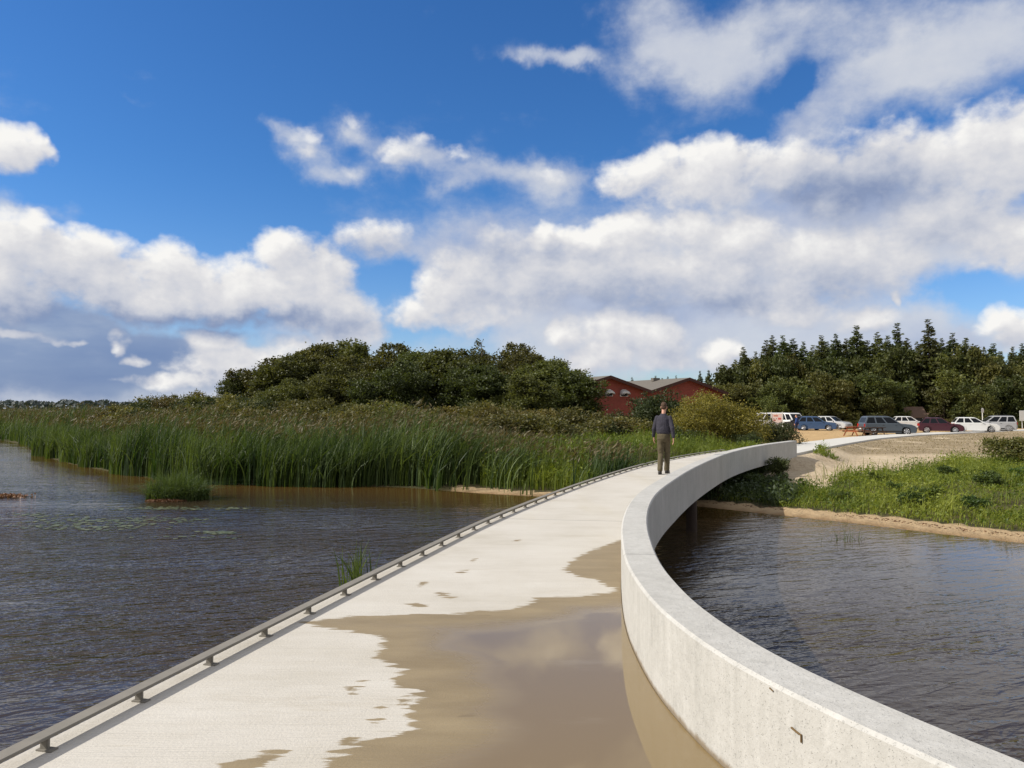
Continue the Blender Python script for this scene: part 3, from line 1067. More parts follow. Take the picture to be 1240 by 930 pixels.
def make_oak(seed, H=7.5, R=3.3):
    rng = np.random.default_rng(seed)
    lobes = []
    for i in range(17):
        a = rng.uniform(0, 2 * PI)
        rr = R * math.sqrt(rng.uniform(0, 1)) * .86
        z = H * rng.uniform(.16, .84) * (1 - .22 * (rr / R))
        s = R * rng.uniform(.24, .46)
        lobes.append((rr * math.cos(a), rr * math.sin(a), z, s, s, s * .95))
    lobes.append((rng.normal(0, .4), rng.normal(0, .4), H * .84, R * .38, R * .38, R * .26))
    lobes.append((0, 0, H * .5, R * .6, R * .6, H * .30))
    lobes = [(x, y, min(z, H * .97 - c), a_, b_, c) for x, y, z, a_, b_, c in lobes]
    t = thing('oak_tree', 'x', 'tree')
    link('crown', crown_mesh('oak_crown', rng, lobes, 30000, .22, .14, sub=26, sub_r=.33, fill=.15), M['oak'], t)
    limbs(lobes, rng, H * .34, .20).build('trunk', M['bark'], t, smooth=True)
    return t


def make_bushy(name, seed, H, R, n, L, W, mat, nl=9, low=.12, stem=.05, sub=14, sub_r=.36):
    rng = np.random.default_rng(seed)
    lobes = []
    for i in range(nl):
        a = rng.uniform(0, 2 * PI)
        rr = R * math.sqrt(rng.uniform(0, 1)) * .70
        z = H * rng.uniform(low + .1, .80) * (1 - .3 * (rr / R) ** 2)
        s = R * rng.uniform(.26, .44)
        lobes.append((rr * math.cos(a), rr * math.sin(a), z, s, s, min(s, H * .28)))
    lobes.append((0, 0, H * .42, R * .6, R * .6, H * .34))
    t = thing(name, 'x', 'shrub')
    link('foliage', crown_mesh(name + '_foliage', rng, lobes, n, L, W, sub=sub, sub_r=sub_r, fill=.25, zmin=.02), mat, t)
    b = MB()
    for i in range(6):
        lb = lobes[i % len(lobes)]
        b.tube([(rng.normal(0, .08), rng.normal(0, .08), -.15), (lb[0] * .4, lb[1] * .4, lb[2] * .5), (lb[0], lb[1], lb[2])], [stem, stem * .7, stem * .25], 5)
    b.build('stems', M['bark'], t)
    return t


def make_spruce(seed, H=14.0, R=2.7, bare=.12, sparse=1.0):
    rng = np.random.default_rng(seed)
    P, Dr, Ls, Ws = [], [], [], []
    bb = MB()
    lean = rng.normal(0, .012, 2)
    bb.tube([(0, 0, -.4), (lean[0] * H * .5, lean[1] * H * .5, H * .5), (lean[0] * H, lean[1] * H, H * .985)], [.19, .12, .02], 8)
    z = H * bare
    while z < H * .985:
        t = z / H
        ln = R * ((1 - t) ** 1.12) * rng.uniform(.82, 1.1) + .10
        nb = int(rng.integers(5, 8) * sparse) if t < .92 else 4
        for _ in range(nb):
            a = rng.uniform(0, 2 * PI)
            l = ln * rng.uniform(.35, 1.22)
            rise = .55 * t - .22 + rng.normal(0, .08)
            k = max(3, int(l / .13))
            u = np.linspace(.12, 1, k)
            zz = z + l * (rise * u - .25 * u * u + .18 * u ** 3)
            x, y = np.cos(a) * l * u, np.sin(a) * l * u
            ctr = np.stack([x + lean[0] * z, y + lean[1] * z, zz], 1)
            fwd = np.array([math.cos(a), math.sin(a), rise * .5])
            sid = np.array([-math.sin(a), math.cos(a), 0])
            for sg in (-1, 1):
                d = fwd[None] * .70 + sid[None] * sg * .75 + rng.normal(0, .30, (k, 3)) + np.array([0, 0, -.22])
                d /= np.linalg.norm(d, axis=1)[:, None]
                sl_ = (.42 + .50 * (1 - u)) * min(1.0, l / 1.1) + .14
                P.append(ctr + d * sl_[:, None] * .45)
                Dr.append(d)
                Ls.append(sl_ * rng.uniform(.8, 1.3, k))
                Ws.append(np.full(k, .11 + .13 * min(1.0, l / 1.2)) * rng.uniform(.7, 1.3, k))
            P.append(ctr[-1:] + fwd * .1)
            Dr.append(fwd[None] / np.linalg.norm(fwd))
            Ls.append(np.array([.42]))
            Ws.append(np.array([.14]))
        z += (.40 - .18 * t) * rng.uniform(.8, 1.2)
    P, Dr, Ls, Ws = np.concatenate(P), np.concatenate(Dr), np.concatenate(Ls), np.concatenate(Ws)
    v, f = leaf_cards(rng, P, Dr, Ls, Ws)
    t = thing('spruce_tree', 'x', 'tree')
    link('crown', mesh_np('spruce_crown', v, f, {'tint': np.clip(rng.normal(.45, .25, len(P)), 0, 1)}), M['spruce'], t)
    bb.build('trunk', M['bark'], t, smooth=True)
    return t


def blades(rng, xy, z0, h, width, curve, nseg=4, tipw=.12, lean=None):
    """grass-like blades, one mesh: returns verts, faces, tint per face"""
    n = len(xy)
    a = rng.uniform(0, 2 * PI, n)
    if lean is not None:
        a = np.where(rng.random(n) < .75, rng.normal(lean, .8, n), a)
    ld = np.stack([np.cos(a), np.sin(a), np.zeros(n)], 1)
    b = rng.uniform(0, 2 * PI, n)
    sd = np.stack([np.cos(b), np.sin(b), np.zeros(n)], 1)
    c = np.abs(rng.normal(0, curve, n)) + .02
    rows = []
    for i in range(nseg + 1):
        t = i / nseg
        off = ld * (h * c * t ** 2.2)[:, None]
        zz = h * t * (1 - .35 * np.minimum(c, 1.4) * t * t)
        ctr = np.column_stack([xy, z0]) + off
        ctr[:, 2] += zz
        wv = width * (1 - (1 - tipw) * t ** 1.6)
        rows.append(ctr - sd * wv[:, None] * .5)
        rows.append(ctr + sd * wv[:, None] * .5)
    v = np.stack(rows, 1).reshape(-1, 3)
    m = 2 * (nseg + 1)
    base = (np.arange(n) * m)[:, None]
    f = np.concatenate([base + np.array([2 * i, 2 * i + 1, 2 * i + 3, 2 * i + 2]) for i in range(nseg)], 1).reshape(-1, 4)
    return v, f


def stuff_mesh(name, chunks, mat):
    V, Fc, T, off = [], [], [], 0
    for v, f, t in chunks:
        V.append(v)
        Fc.append(f + off)
        T.append(t)
        off += len(v)
    return tag(link(name, mesh_np(name, np.concatenate(V), np.concatenate(Fc), {'tint': np.concatenate(T)}), mat), kind='stuff')


rng = np.random.default_rng(7)


def left_bridge_gap(x, y):
    """distance outwards (left) from the bridge's and path's left edge"""
    yy = np.clip(y, -8, 30.6)
    d = (LEFT(yy) - x) * .87
    dp, _ = path_info(x, y)
    return np.where(y < 30.6, d, dp - 1.2)


# reed belt along the far shore, left of the bridge
def scatter(n, x0, x1, y0, y1):
    return rng.uniform(x0, x1, n), rng.uniform(y0, y1, n)


HEADS = []


def reed_field():
    out, pl = [], []
    for (n, x0, x1, y0, y1, wd, s_hi) in [(190000, -30, 6, 18, 44, .028, 7.5), (60000, -60, -12, 28, 90, .04, 9)]:
        x, y = scatter(n, x0, x1, y0, y1)
        s = shore_s(x, y)
        gap = left_bridge_gap(x, y)
        dens = np.where(s < 2.4, 1.0, .42)
        dens *= np.where(x > -2.2, np.where(s < 1.3, .10, 1), 1)       # bare sand spit by the bridge
        edge = -.15 + (vnoise(x, y, 1.6, 8) - .5) * 1.3
        yellow = (x - 1.22) ** 2 + (y - 23.4) ** 2 < 1.3 ** 2
        k = (s > edge) & (s < s_hi) & ~yellow & (gap > .35) & (rng.random(n) < dens * (.35 + 1.1 * vnoise(x, y, .8, 3))) & (x < 3.4)
        x, y, s = x[k], y[k], s[k]
        m = len(x)
        hh = (1.95 + .45 * (vnoise(x, y, 2.6, 4) - .5) * 2) * rng.uniform(.72, 1.08, m)
        hh *= (1 - .36 * sstep(-4, 2.5, x)) * (.80 + .40 * vnoise(x, y, 1.1, 77)) * (1 - .08 * sstep(-6, -12, x)) * (1 - .16 * sstep(-14, -28, x))
        z0 = np.maximum(ground_z(x, y), WZ - .25)
        v, f = blades(rng, np.stack([x, y], 1), z0, hh, wd * 1.45 * rng.uniform(.5, 1.4, m), .50, 5, .12, lean=.15)
        tint = np.clip(.28 + .75 * (vnoise(x, y, 1.3, 6) - .4) + rng.normal(0, .24, m), 0, 1)
        out.append((v, f, np.repeat(tint, 5)))
        tk = (s > 1.2) & (rng.random(m) < .13)
        HEADS.append(np.column_stack([x[tk], y[tk], z0[tk] + hh[tk] * .93]))
    return out


stuff_mesh('reeds', reed_field(), M['reed'])


def plume_field():
    out = []
    for (n, x0, x1, y0, y1, wd) in [(60000, -30, 7, 24, 52, .03), (40000, -75, -18, 34, 120, .06)]:
        x, y = scatter(n, x0, x1, y0, y1)
        s = shore_s(x, y)
        k = (s > 3.0) & (s < 10) & (left_bridge_gap(x, y) > 1.2) & (rng.random(n) < (.25 + .9 * vnoise(x, y, 2.2, 12)) * np.where(s < 12, 1, .5))
        x, y = x[k], y[k]
        m = len(x)
        hh = (1.35 + .5 * (vnoise(x, y, 3.1, 14) - .5)) * rng.uniform(.75, 1.12, m)
        hh *= 1 - .42 * sstep(-4, 3, x)
        z0 = ground_z(x, y)
        v, f = blades(rng, np.stack([x, y], 1), z0, hh, wd * rng.uniform(.6, 1.1, m), .16, 3, .3, lean=.3)
        out.append((v, f, np.repeat(np.clip(rng.normal(.22, .18, m), 0, 1), 3)))
        # feathery heads
        tk = rng.random(m) < .14
        top = np.column_stack([x[tk], y[tk], z0[tk] + hh[tk] * .97])
        for j in range(3):
            p = top + rng.normal(0, .05, top.shape) + np.array([.04, 0, 0])
            d = np.column_stack([rng.normal(.5, .5, len(p)), rng.normal(0, .5, len(p)), rng.uniform(.2, 1.2, len(p))])
            d /= np.linalg.norm(d, axis=1)[:, None]
            v, f = leaf_cards(rng, p, d, .20 * (wd / .03) ** .6, .045 * (wd / .03) ** .6)
            out.append((v, f, np.clip(rng.normal(.66, .25, len(p)), 0, 1)))
    return out


pf = plume_field()
for top in HEADS:
    for j in range(3):
        d = np.column_stack([rng.normal(.45, .45, len(top)), rng.normal(0, .45, len(top)), rng.uniform(.1, 1.1, len(top))])
        d /= np.linalg.norm(d, axis=1)[:, None]
        v, f = leaf_cards(rng, top + rng.normal(0, .06, top.shape), d, .24, .045)
        pf.append((v, f, np.clip(rng.normal(.55, .25, len(top)), 0, 1)))
stuff_mesh('seeding_reeds', pf, M['plume'])

# grass and herbs: right bank, ground beside the bridge, strips on the sand
def grass_field():
    out = []
    n = 200000
    x, y = scatter(n, 4, 34, 10, 34)
    s = shore_s(x, y)
    gn = vnoise(x, y, 1.1, 21)
    pn = vnoise(x, y, 2.7, 22)
    inside = inpoly(x + (vnoise(x, y, .7, 30) - .5) * 1.0, y + (vnoise(x, y, .7, 31) - .5) * 1.0, GRASS)
    bare = np.exp(-(((x - 11.2) / 1.3) ** 2 + ((y - 17.6) / .55) ** 2)) > .5
    k = inside & (s > .75 + .5 * gn) & (rng.random(n) < .12 + 1.2 * gn) & ~bare & (np.abs(x) < y * .72 + 1)
    x, y, s, pn, gn = x[k], y[k], s[k], pn[k], gn[k]
    m = len(x)
    tall = sstep(.52, .75, vnoise(x, y, .9, 81))
    hh = (.07 + .22 * pn + .30 * tall) * rng.uniform(.4, 1.3, m) * (.45 + .55 * sstep(.7, 2.2, s)) + .04
    v, f = blades(rng, np.stack([x, y], 1), ground_z(x, y), hh, .013 * rng.uniform(.6, 1.6, m), .85, 3, .15, lean=.2)
    patch = .6 * vnoise(x, y, 2.2, 25) + .4 * vnoise(x, y, .7, 27)
    out.append((v, f, np.repeat(np.clip(.42 + 1.25 * (patch - .5) + rng.normal(0, .2, m), 0, 1), 3)))
    # broad herb leaves between the blades
    q = rng.random(m) < .8
    p = np.column_stack([x[q], y[q], ground_z(x[q], y[q]) + hh[q] * rng.uniform(.35, 1.0, q.sum())])
    d = rot_dirs(rng, len(p), .2)
    v, f = leaf_cards(rng, p, d, .085 * rng.uniform(.5, 1.5, len(p)), .038)
    out.append((v, f, np.clip(.35 + 1.1 * (vnoise(p[:, 0], p[:, 1], 1.5, 26) - .5) + rng.normal(0, .22, len(p)), 0, 1)))
    # tall shoots along the upper edge
    n = 2600
    x, y = scatter(n, 7, 24, 21, 32)
    dd, _ = seg_dist(x, y, np.array(GRASS[2:12]))
    k = (dd < .5) & (vnoise(x, y, .9, 33) > .42)
    x, y = x[k], y[k]
    v, f = blades(rng, np.stack([x, y], 1), ground_z(x, y), rng.uniform(.25, .65, len(x)), np.full(len(x), .02), .4, 3, .15)
    out.append((v, f, np.repeat(np.clip(rng.normal(.4, .2, len(x)), 0, 1), 3)))
    return out


stuff_mesh('grass', grass_field(), M['grass'])


def dry_turf():
    n = 150000
    x, y = scatter(n, 14, 62, 30, 76)
    dp, _ = path_info(x, y)
    side = x - 9.45 - (y - 29.2) * .57                       # > 0: lake side of the path
    band = turf_band(x, y) * .22
    k = (dp > 1.35) & (side > 0) & (rng.random(n) < band) & (y > 36 - .0 * x) & ~inpoly(x, y, GRASS)
    x, y = x[k], y[k]
    v, f = blades(rng, np.stack([x, y], 1), ground_z(x, y), rng.uniform(.02, .09, len(x)), np.full(len(x), .035), 1.2, 2, .2)
    return [(v, f, np.repeat(np.clip(rng.normal(.3, .2, len(x)), 0, 1), 2))]


M['turf'] = leaf_mat('dry_turf_blades', (.15, .125, .058), (.33, .255, .14), .35, hue=0, val=0)
stuff_mesh('dry_turf', dry_turf(), M['turf'])


def shade_weeds():
    n = 26000
    x, y = scatter(n, 2.5, 11, 19, 29)
    s = shore_s(x, y)
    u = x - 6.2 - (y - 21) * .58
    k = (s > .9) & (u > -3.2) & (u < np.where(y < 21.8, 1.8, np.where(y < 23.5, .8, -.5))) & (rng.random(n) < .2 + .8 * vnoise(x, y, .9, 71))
    x, y = x[k], y[k]
    m = len(x)
    z = ground_z(x, y)
    hh = np.minimum(rng.uniform(.12, .5, m), np.maximum(.05, -.3 - z))
    v, f = blades(rng, np.stack([x, y], 1), z, hh, .02 * rng.uniform(.7, 1.4, m), .5, 3, .15)
    out = [(v, f, np.repeat(np.clip(rng.normal(.35, .2, m), 0, 1), 3))]
    p = np.column_stack([x, y, z + hh * rng.uniform(.3, 1, m)])
    v, f = leaf_cards(rng, p, rot_dirs(rng, m, .2), .13, .06)
    out.append((v, f, np.clip(rng.normal(.3, .2, m), 0, 1)))
    return out


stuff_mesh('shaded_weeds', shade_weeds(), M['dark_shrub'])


def verge_field():
    """green growth between reed belt, bridge edge and bushes"""
    out = []
    n = 60000
    x, y = scatter(n, -1, 13, 20, 40)
    s = shore_s(x, y)
    gap = left_bridge_gap(x, y)
    pn = vnoise(x, y, 1.4, 52)
    k = (gap > .18) & (gap < 6.5) & (s > .9) & (rng.random(n) < .3 + .9 * pn)
    x, y, gap, pn = x[k], y[k], gap[k], pn[k]
    m = len(x)
    hh = (.25 + .65 * sstep(.2, 3.0, gap) + .5 * (pn - .4)) * rng.uniform(.5, 1.2, m)
    hh = np.maximum(hh, .1)
    v, f = blades(rng, np.stack([x, y], 1), ground_z(x, y), hh, .022 * rng.uniform(.7, 1.4, m), .45, 3, .15, lean=.2)
    out.append((v, f, np.repeat(np.clip(.05 + .55 * (vnoise(x, y, 1.6, 54) - .25) + rng.normal(0, .15, m), 0, 1), 3)))
    q = rng.random(m) < .6
    p = np.column_stack([x[q], y[q], ground_z(x[q], y[q]) + hh[q] * rng.uniform(.3, 1.0, q.sum())])
    v, f = leaf_cards(rng, p, rot_dirs(rng, len(p), .2), .13 * rng.uniform(.6, 1.3, len(p)), .055)
    out.append((v, f, np.clip(rng.normal(.2, .2, len(p)), 0, 1)))
    return out


stuff_mesh('verge_growth', verge_field(), M['grass'])

# ------------------------------------------------------------------ broadleaf wood on the left
oaks = [make_oak(s) for s in (11, 12, 13, 14)]
OAK_SPOTS = [  # px of the crown centre, py of its top, distance, width scale
    (290, 456, 72, .62), (322, 441, 72, .85), (352, 434, 70, .95), (388, 422, 73, 1.0), (425, 417, 75, 1.05), (462, 421, 72, 1.0), (500, 427, 69, .95),
    (536, 431, 67, .95), (572, 430, 71, .95), (612, 423, 74, 1.0), (640, 432, 68, .92), (668, 440, 65, .85), (694, 452, 61, .8), (480, 440, 60, .8), (408, 446, 63, .75), (585, 448, 60, .78),
    (636, 458, 57, .7), (348, 462, 64, .65)]
used = set()
for i, (px, py, Yd, sc) in enumerate(OAK_SPOTS):
    v = [0, 1, 2, 3][i % 4]
    t = oaks[v] if v not in used else copy_tree(oaks[v])
    used.add(v)
    p = at(px, py, Y=Yd)
    gz = float(ground_z(np.array([p.x]), np.array([p.y]))[0])
    hs_ = (p.z - gz) / (6.5 + .5 * ((i * 29) % 7) / 7)
    t.location = (p.x, p.y, gz)
    t.rotation_euler = (0, 0, i * 1.7)
    t.scale = (sc * 1.15, sc * 1.15, hs_)
    tag(t, 'dark green broadleaf tree in the dense wood behind the reed belt', 'tree', 'broadleaf trees of the wood behind the reeds')
tag(oaks[0], 'small outermost tree at the lake end of the broadleaf wood, crown leaning out alone', 'tree')

# thin dead-topped tree showing above the wood
t = thing('bare_topped_tree', 'thin half-bare treetop sticking up above the broadleaf wood', 'tree')
p = at(583, 414, Y=70)
t.location = (p.x, p.y, .5)
hh = p.z - .5
b = MB()
r2 = np.random.default_rng(91)
b.tube([(0, 0, -.3), (.1, 0, hh * .6), (0, 0, hh)], [.12, .07, .015], 6)
tips = []
for i in range(16):
    z = hh * r2.uniform(.66, .98)
    a = r2.uniform(0, 2 * PI)
    l = r2.uniform(.4, 1.1) * (1.15 - z / hh) * 2.2
    e = (math.cos(a) * l, math.sin(a) * l, z + l * .5)
    b.tube([(0.05, 0, z - .1), e], [.025, .008], 4)
    tips.append(e)
b.build('trunk', M['bark_grey'], t)
tips = np.array(tips)
pos = np.repeat(tips, 16, 0) + r2.normal(0, .17, (len(tips) * 16, 3))
v, f = leaf_cards(r2, pos, rot_dirs(r2, len(pos)), .22, .12)
link('crown', mesh_np('thin_crown', v, f, {'tint': np.clip(r2.normal(.4, .2, len(pos)), 0, 1)}), M['oak'], t)

# heath shrubs between reed belt and wood
heath = [make_bushy('heath_shrub', 40 + i, 2.1, 1.9, 5200, .16, .085, M['heath']) for i in range(4)]
r3 = np.random.default_rng(5)
spots = []
for (px, py, Yd) in [(140, 495, 62), (160, 490, 60), (185, 484, 62), (205, 481, 60), (232, 479, 63), (255, 480, 58), (280, 481, 56), (300, 487, 52), (325, 484, 56), (350, 484, 54), (376, 486, 52),
                     (400, 489, 50), (425, 486, 54), (450, 490, 50), (478, 489, 48), (505, 491, 47), (530, 490, 49), (556, 492, 46), (582, 491, 45), (606, 493, 44), (632, 492, 45), (655, 495, 42),
                     (678, 498, 41), (700, 500, 42), (722, 503, 40), (745, 506, 42), (768, 508, 41), (170, 494, 52), (215, 490, 50), (245, 490, 48), (270, 493, 46), (315, 495, 44), (365, 497, 43),
                     (415, 498, 42), (465, 499, 41), (515, 500, 39), (565, 501, 38), (615, 502, 37), (660, 505, 36), (195, 487, 72), (120, 497, 75), (95, 499, 82), (240, 477, 74), (220, 479, 80), (150, 491, 85)]:
    spots.append((px, py, Yd))
for i, (px, py, Yd) in enumerate(spots):
    t = heath[i] if i < 4 else copy_tree(heath[i % 4])
    p = at(px, py, Y=Yd)
    gz = float(ground_z(np.array([p.x]), np.array([p.y]))[0])
    sz = max(.45, (p.z - gz) / 2.0)
    t.location = (p.x, p.y, gz)
    t.rotation_euler = (0, 0, i * 2.1)
    t.scale = (1.12 * r3.uniform(.9, 1.2), 1.12, sz)
    tag(t, 'olive brown shrub in the thicket between reed belt and broadleaf wood', 'shrub', 'olive shrubs between reeds and wood')


def place(t, px, Yd, top_py, H, label, cat, group=None, wide=1.0, rz=0.0, gz=None):
    p = at(px, top_py, Y=Yd)
    if gz is None:
        gz = float(ground_z(np.array([p.x]), np.array([p.y]))[0])
    s = (p.z - gz) / H
    t.location = (p.x, p.y, gz - .02)
    t.rotation_euler = (0, 0, rz)
    t.scale = (s * wide, s * wide, s)
    tag(t, label, cat, group)
    return t


# the yellowish willow bush beyond the walking man
wb = make_bushy('willow_bush', 71, 2.9, 2.25, 26000, .095, .042, M['willow'], nl=16, low=.05, stem=.04, sub=20, sub_r=.3)
place(wb, 868, 38, 471, 2.75, 'big yellow-olive willow bush just beyond the end of the footbridge', 'bush', wide=1.04)
db = make_bushy('dark_bush', 72, 2.4, 1.9, 11000, .12, .06, M['dark_shrub'], nl=11)
place(db, 792, 52, 470, 2.35, 'dark green bush in front of the red building, between its two gables', 'bush')
for (px, Yd, py, wd, lab) in [(752, 50, 495, 1.0, 'low dark bush under the left gable of the red building'), (722, 40, 505, 1.2, 'dark brownish bush at the right end of the reed belt'),
                              (938, 40, 506, 1.0, 'low dark green shrub between the willow bush and the white camper van'), (905, 36, 521, 1.1, 'small dark shrub at the foot of the willow bush, right side'),
                              (872, 45, 509, 1.3, 'dark shrub right behind the middle of the willow bush'), (896, 44, 512, 1.2, 'dark shrub behind the right side of the willow bush'), (842, 46, 512, 1.3, 'dark shrub behind the left side of the willow bush'), (825, 36, 515, 1.2, 'dark shrub at the foot of the willow bush, left side')]:
    place(copy_tree(db), px, Yd, py, 2.35, lab, 'bush', wide=wd, rz=px)
for i, (px, Yd, py, wd) in enumerate([(140, 66, 491, 1.3), (162, 62, 487, 1.2), (186, 60, 482, 1.3), (210, 64, 478, 1.2), (234, 60, 480, 1.3), (258, 56, 479, 1.2), (282, 58, 476, 1.3), (305, 54, 482, 1.1), (330, 55, 480, 1.2), (176, 52, 491, 1.1), (228, 50, 489, 1.1), (270, 48, 488, 1.1), (118, 72, 496, 1.4)]):
    place(copy_tree(db), px, Yd, py, 2.35, 'rounded green bush stepping down from the wood towards the open lake', 'bush', 'green bushes at the lake end of the wood', wide=wd, rz=i * 1.3)
place(copy_tree(heath[1]), 1228, 29.5, 528, 2.0, 'rounded olive shrub on the right bank at the edge of the sand', 'shrub', wide=1.25)
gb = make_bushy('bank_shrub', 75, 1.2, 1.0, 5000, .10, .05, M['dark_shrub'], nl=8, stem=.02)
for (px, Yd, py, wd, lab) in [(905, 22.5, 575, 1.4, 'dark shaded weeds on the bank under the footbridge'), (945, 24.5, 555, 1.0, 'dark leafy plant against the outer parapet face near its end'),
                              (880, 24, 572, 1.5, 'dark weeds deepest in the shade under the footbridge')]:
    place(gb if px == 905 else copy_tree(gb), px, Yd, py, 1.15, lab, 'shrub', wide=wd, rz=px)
wc = make_bushy('weed_clump', 78, .55, .5, 1500, .08, .036, M['herb'], nl=8, stem=.012)
for i, (px, py, hh) in enumerate([(1106, 606, .36), (1122, 602, .40), (1194, 592, .42), (1062, 586, .30), (1150, 582, .36), (1020, 600, .28), (1236, 586, .45), (1178, 610, .30), (1085, 594, .26)]):
    t = wc if i == 0 else copy_tree(wc)
    p = at(px, py, z=-.55)
    t.location = (p.x, p.y, float(ground_z(np.array([p.x]), np.array([p.y]))[0]))
    t.scale = (hh / .5 * 1.15, hh / .5 * 1.15, hh / .5)
    t.rotation_euler = (0, 0, i * 1.4)
    tag(t, 'dark leafy weed clump standing in the bright grass of the right bank', 'weed', 'weed clumps in the bank grass')
yb = make_bushy('yellow_green_shrub', 77, .6, .9, 6000, .07, .03, M['grass'], nl=9, stem=.012)
place(yb, 668, 23.9, 570, .58, 'low bright yellow-green shrub on the sand spit beside the footbridge', 'shrub', wide=.9)

# ------------------------------------------------------------------ spruce forest behind the car park
spr = [make_spruce(s, 14, R, bare, sp) for s, R, bare, sp in ((21, 4.7, .06, 1.5), (22, 4.0, .10, 1.4), (23, 5.2, .05, 1.4), (24, 3.8, .18, 1.3), (25, 4.5, .08, 1.55))]
TOPS = [(858, 447, 112), (876, 440, 110), (898, 419, 108), (915, 424, 114), (926, 410, 110), (936, 405, 112), (948, 404, 108), (961, 408, 112), (974, 412, 108), (984, 416, 114), (994, 404, 110), (1003, 412, 115),
        (1012, 402, 108), (1024, 408, 112), (1036, 392, 108), (1050, 410, 113), (1063, 400, 107), (1074, 405, 113), (1085, 389, 107), (1100, 408, 112), (1112, 412, 109), (1126, 384, 104), (1140, 408, 111), (1153, 401, 109),
        (1168, 407, 105), (1180, 417, 110), (1192, 420, 106), (1203, 414, 112), (1214, 424, 107), (1226, 418, 111), (1238, 414, 106), (1252, 410, 108), (1268, 405, 110), (1284, 412, 108), (1300, 400, 111),
        (870, 450, 126), (905, 436, 124), (930, 428, 126), (1020, 425, 125), (1070, 425, 126), (1120, 425, 125), (1140, 430, 127), (1185, 432, 126), (1235, 432, 125), (1105, 440, 119), (1132, 440, 118), (1260, 430, 125), (890, 434, 122), (955, 414, 124), (1000, 416, 123), (1045, 412, 124), (1095, 412, 122), (1160, 415, 122), (1210, 425, 123)]
# small spruces seen above the roofs of the red building
FAR_TOPS = [(766, 456, 150), (777, 463, 155), (794, 454, 150), (801, 457, 156), (808, 455, 152), (818, 454, 149), (848, 448, 146), (842, 458, 150), (836, 461, 155)]
used = set()
for i, (px, py, Yd) in enumerate(TOPS + FAR_TOPS):
    v = (i * 3 + i // 4) % 5
    t = spr[v] if v not in used else copy_tree(spr[v])
    used.add(v)
    p = at(px, py, Y=Yd)
    s = (p.z + .5) / 14.0
    wsc = s * (1.0 if i < len(TOPS) else .8) * (.92 + .2 * ((i * 37) % 10) / 10)
    t.location = (p.x, p.y, -.5)
    t.rotation_euler = (0, 0, i * 1.3)
    t.scale = (wsc, wsc, s)
    if i < len(TOPS):
        tag(t, 'dark spruce in the tall forest edge behind the parked cars', 'tree', 'spruces of the forest behind the car park')
    else:
        tag(t, 'small distant spruce showing above the roof of the red building', 'tree', 'spruces behind the red building')
# lower mixed trees along the forest edge
edge_t = [make_bushy('edge_tree', 60 + i, 7.5, 2.9, 9000, .30, .17, M['pine'], nl=14, low=.06, stem=.11, sub=18, sub_r=.3) for i in range(3)]
EDGE = [(858, 462, 95), (880, 458, 97), (903, 452, 98), (926, 460, 95), (948, 448, 97), (970, 455, 95), (992, 445, 98), (1014, 452, 96), (1036, 440, 99), (1058, 446, 97), (1078, 450, 98), (1062, 470, 94), (1160, 440, 100),
        (1178, 455, 97), (1205, 448, 99), (1228, 452, 97), (1250, 445, 98), (1275, 450, 98), (1190, 465, 95), (1142, 462, 100), (985, 470, 93), (935, 474, 92)]
for i, (px, py, Yd) in enumerate(EDGE):
    t = edge_t[i] if i < 3 else copy_tree(edge_t[i % 3])
    place(t, px, Yd, py, 7.2, 'olive green bushy tree at the foot of the spruces', 'tree', 'bushy trees along the forest edge', rz=i * 1.9, gz=-.5)
PINES = [(868, 440, 107), (888, 428, 106), (922, 420, 107), (942, 418, 105), (968, 420, 106), (1000, 416, 105), (1030, 414, 106), (1052, 418, 105), (1072, 414, 106), (1095, 416, 105), (1112, 404, 107),
         (1140, 416, 105), (1160, 412, 106), (1174, 410, 107), (1190, 424, 104), (1206, 420, 105), (1222, 428, 104), (1245, 418, 105), (1265, 418, 105), (1290, 416, 105)]
for i, (px, py, Yd) in enumerate(PINES):
    t = copy_tree(edge_t[(i * 2 + i // 3) % 3])
    t.name = 'pine_tree'
    place(t, px, Yd, py, 7.2, 'round-topped pine crowded between the pointed spruces', 'tree', 'round-topped trees among the spruces', wide=.62 + .1 * (i % 3), rz=i * 2.3, gz=-.5)
low_e = [(1000, 510, 93), (1022, 509, 92), (1040, 508, 93), (1010, 512, 90), (1120, 506, 96), (1232, 508, 93), (1250, 508, 92), (960, 506, 93), (1075, 507, 95), (1150, 507, 95), (1165, 508, 96), (1180, 507, 95), (1205, 507, 94)]
for i, (px, py, Yd) in enumerate(low_e):
    place(copy_tree(heath[i % 4]), px, Yd, py, 2.0, 'low brown-green shrub in the rough strip along the far edge of the car park', 'shrub', 'low shrubs along the car park edge', wide=1.4, rz=i * 1.1, gz=PARKZ)

# far wood across the lake
r4 = np.random.default_rng(33)
n = 9000
az4 = r4.uniform(rad(-75), rad(-20), n)
dist = r4.uniform(1150, 1500, n)
prof = 3.5 + 7.5 * vnoise(az4 * 300, az4 * 0, 2.2, 3) + 4.0 * vnoise(az4 * 300, az4 * 0, 9, 4)
zz = 1.0 + (dist - 900) * .004 + prof * np.sqrt(r4.uniform(0, 1, n)) * (1 + (dist - 1150) / 900)
pos = np.stack([np.sin(az4) * dist, np.cos(az4) * dist, zz], 1)
v, f = leaf_cards(r4, pos, rot_dirs(r4, n), 6.5, 4.5)
stuff_mesh('far_wood', [(v, f, r4.random(n))], M['far'])

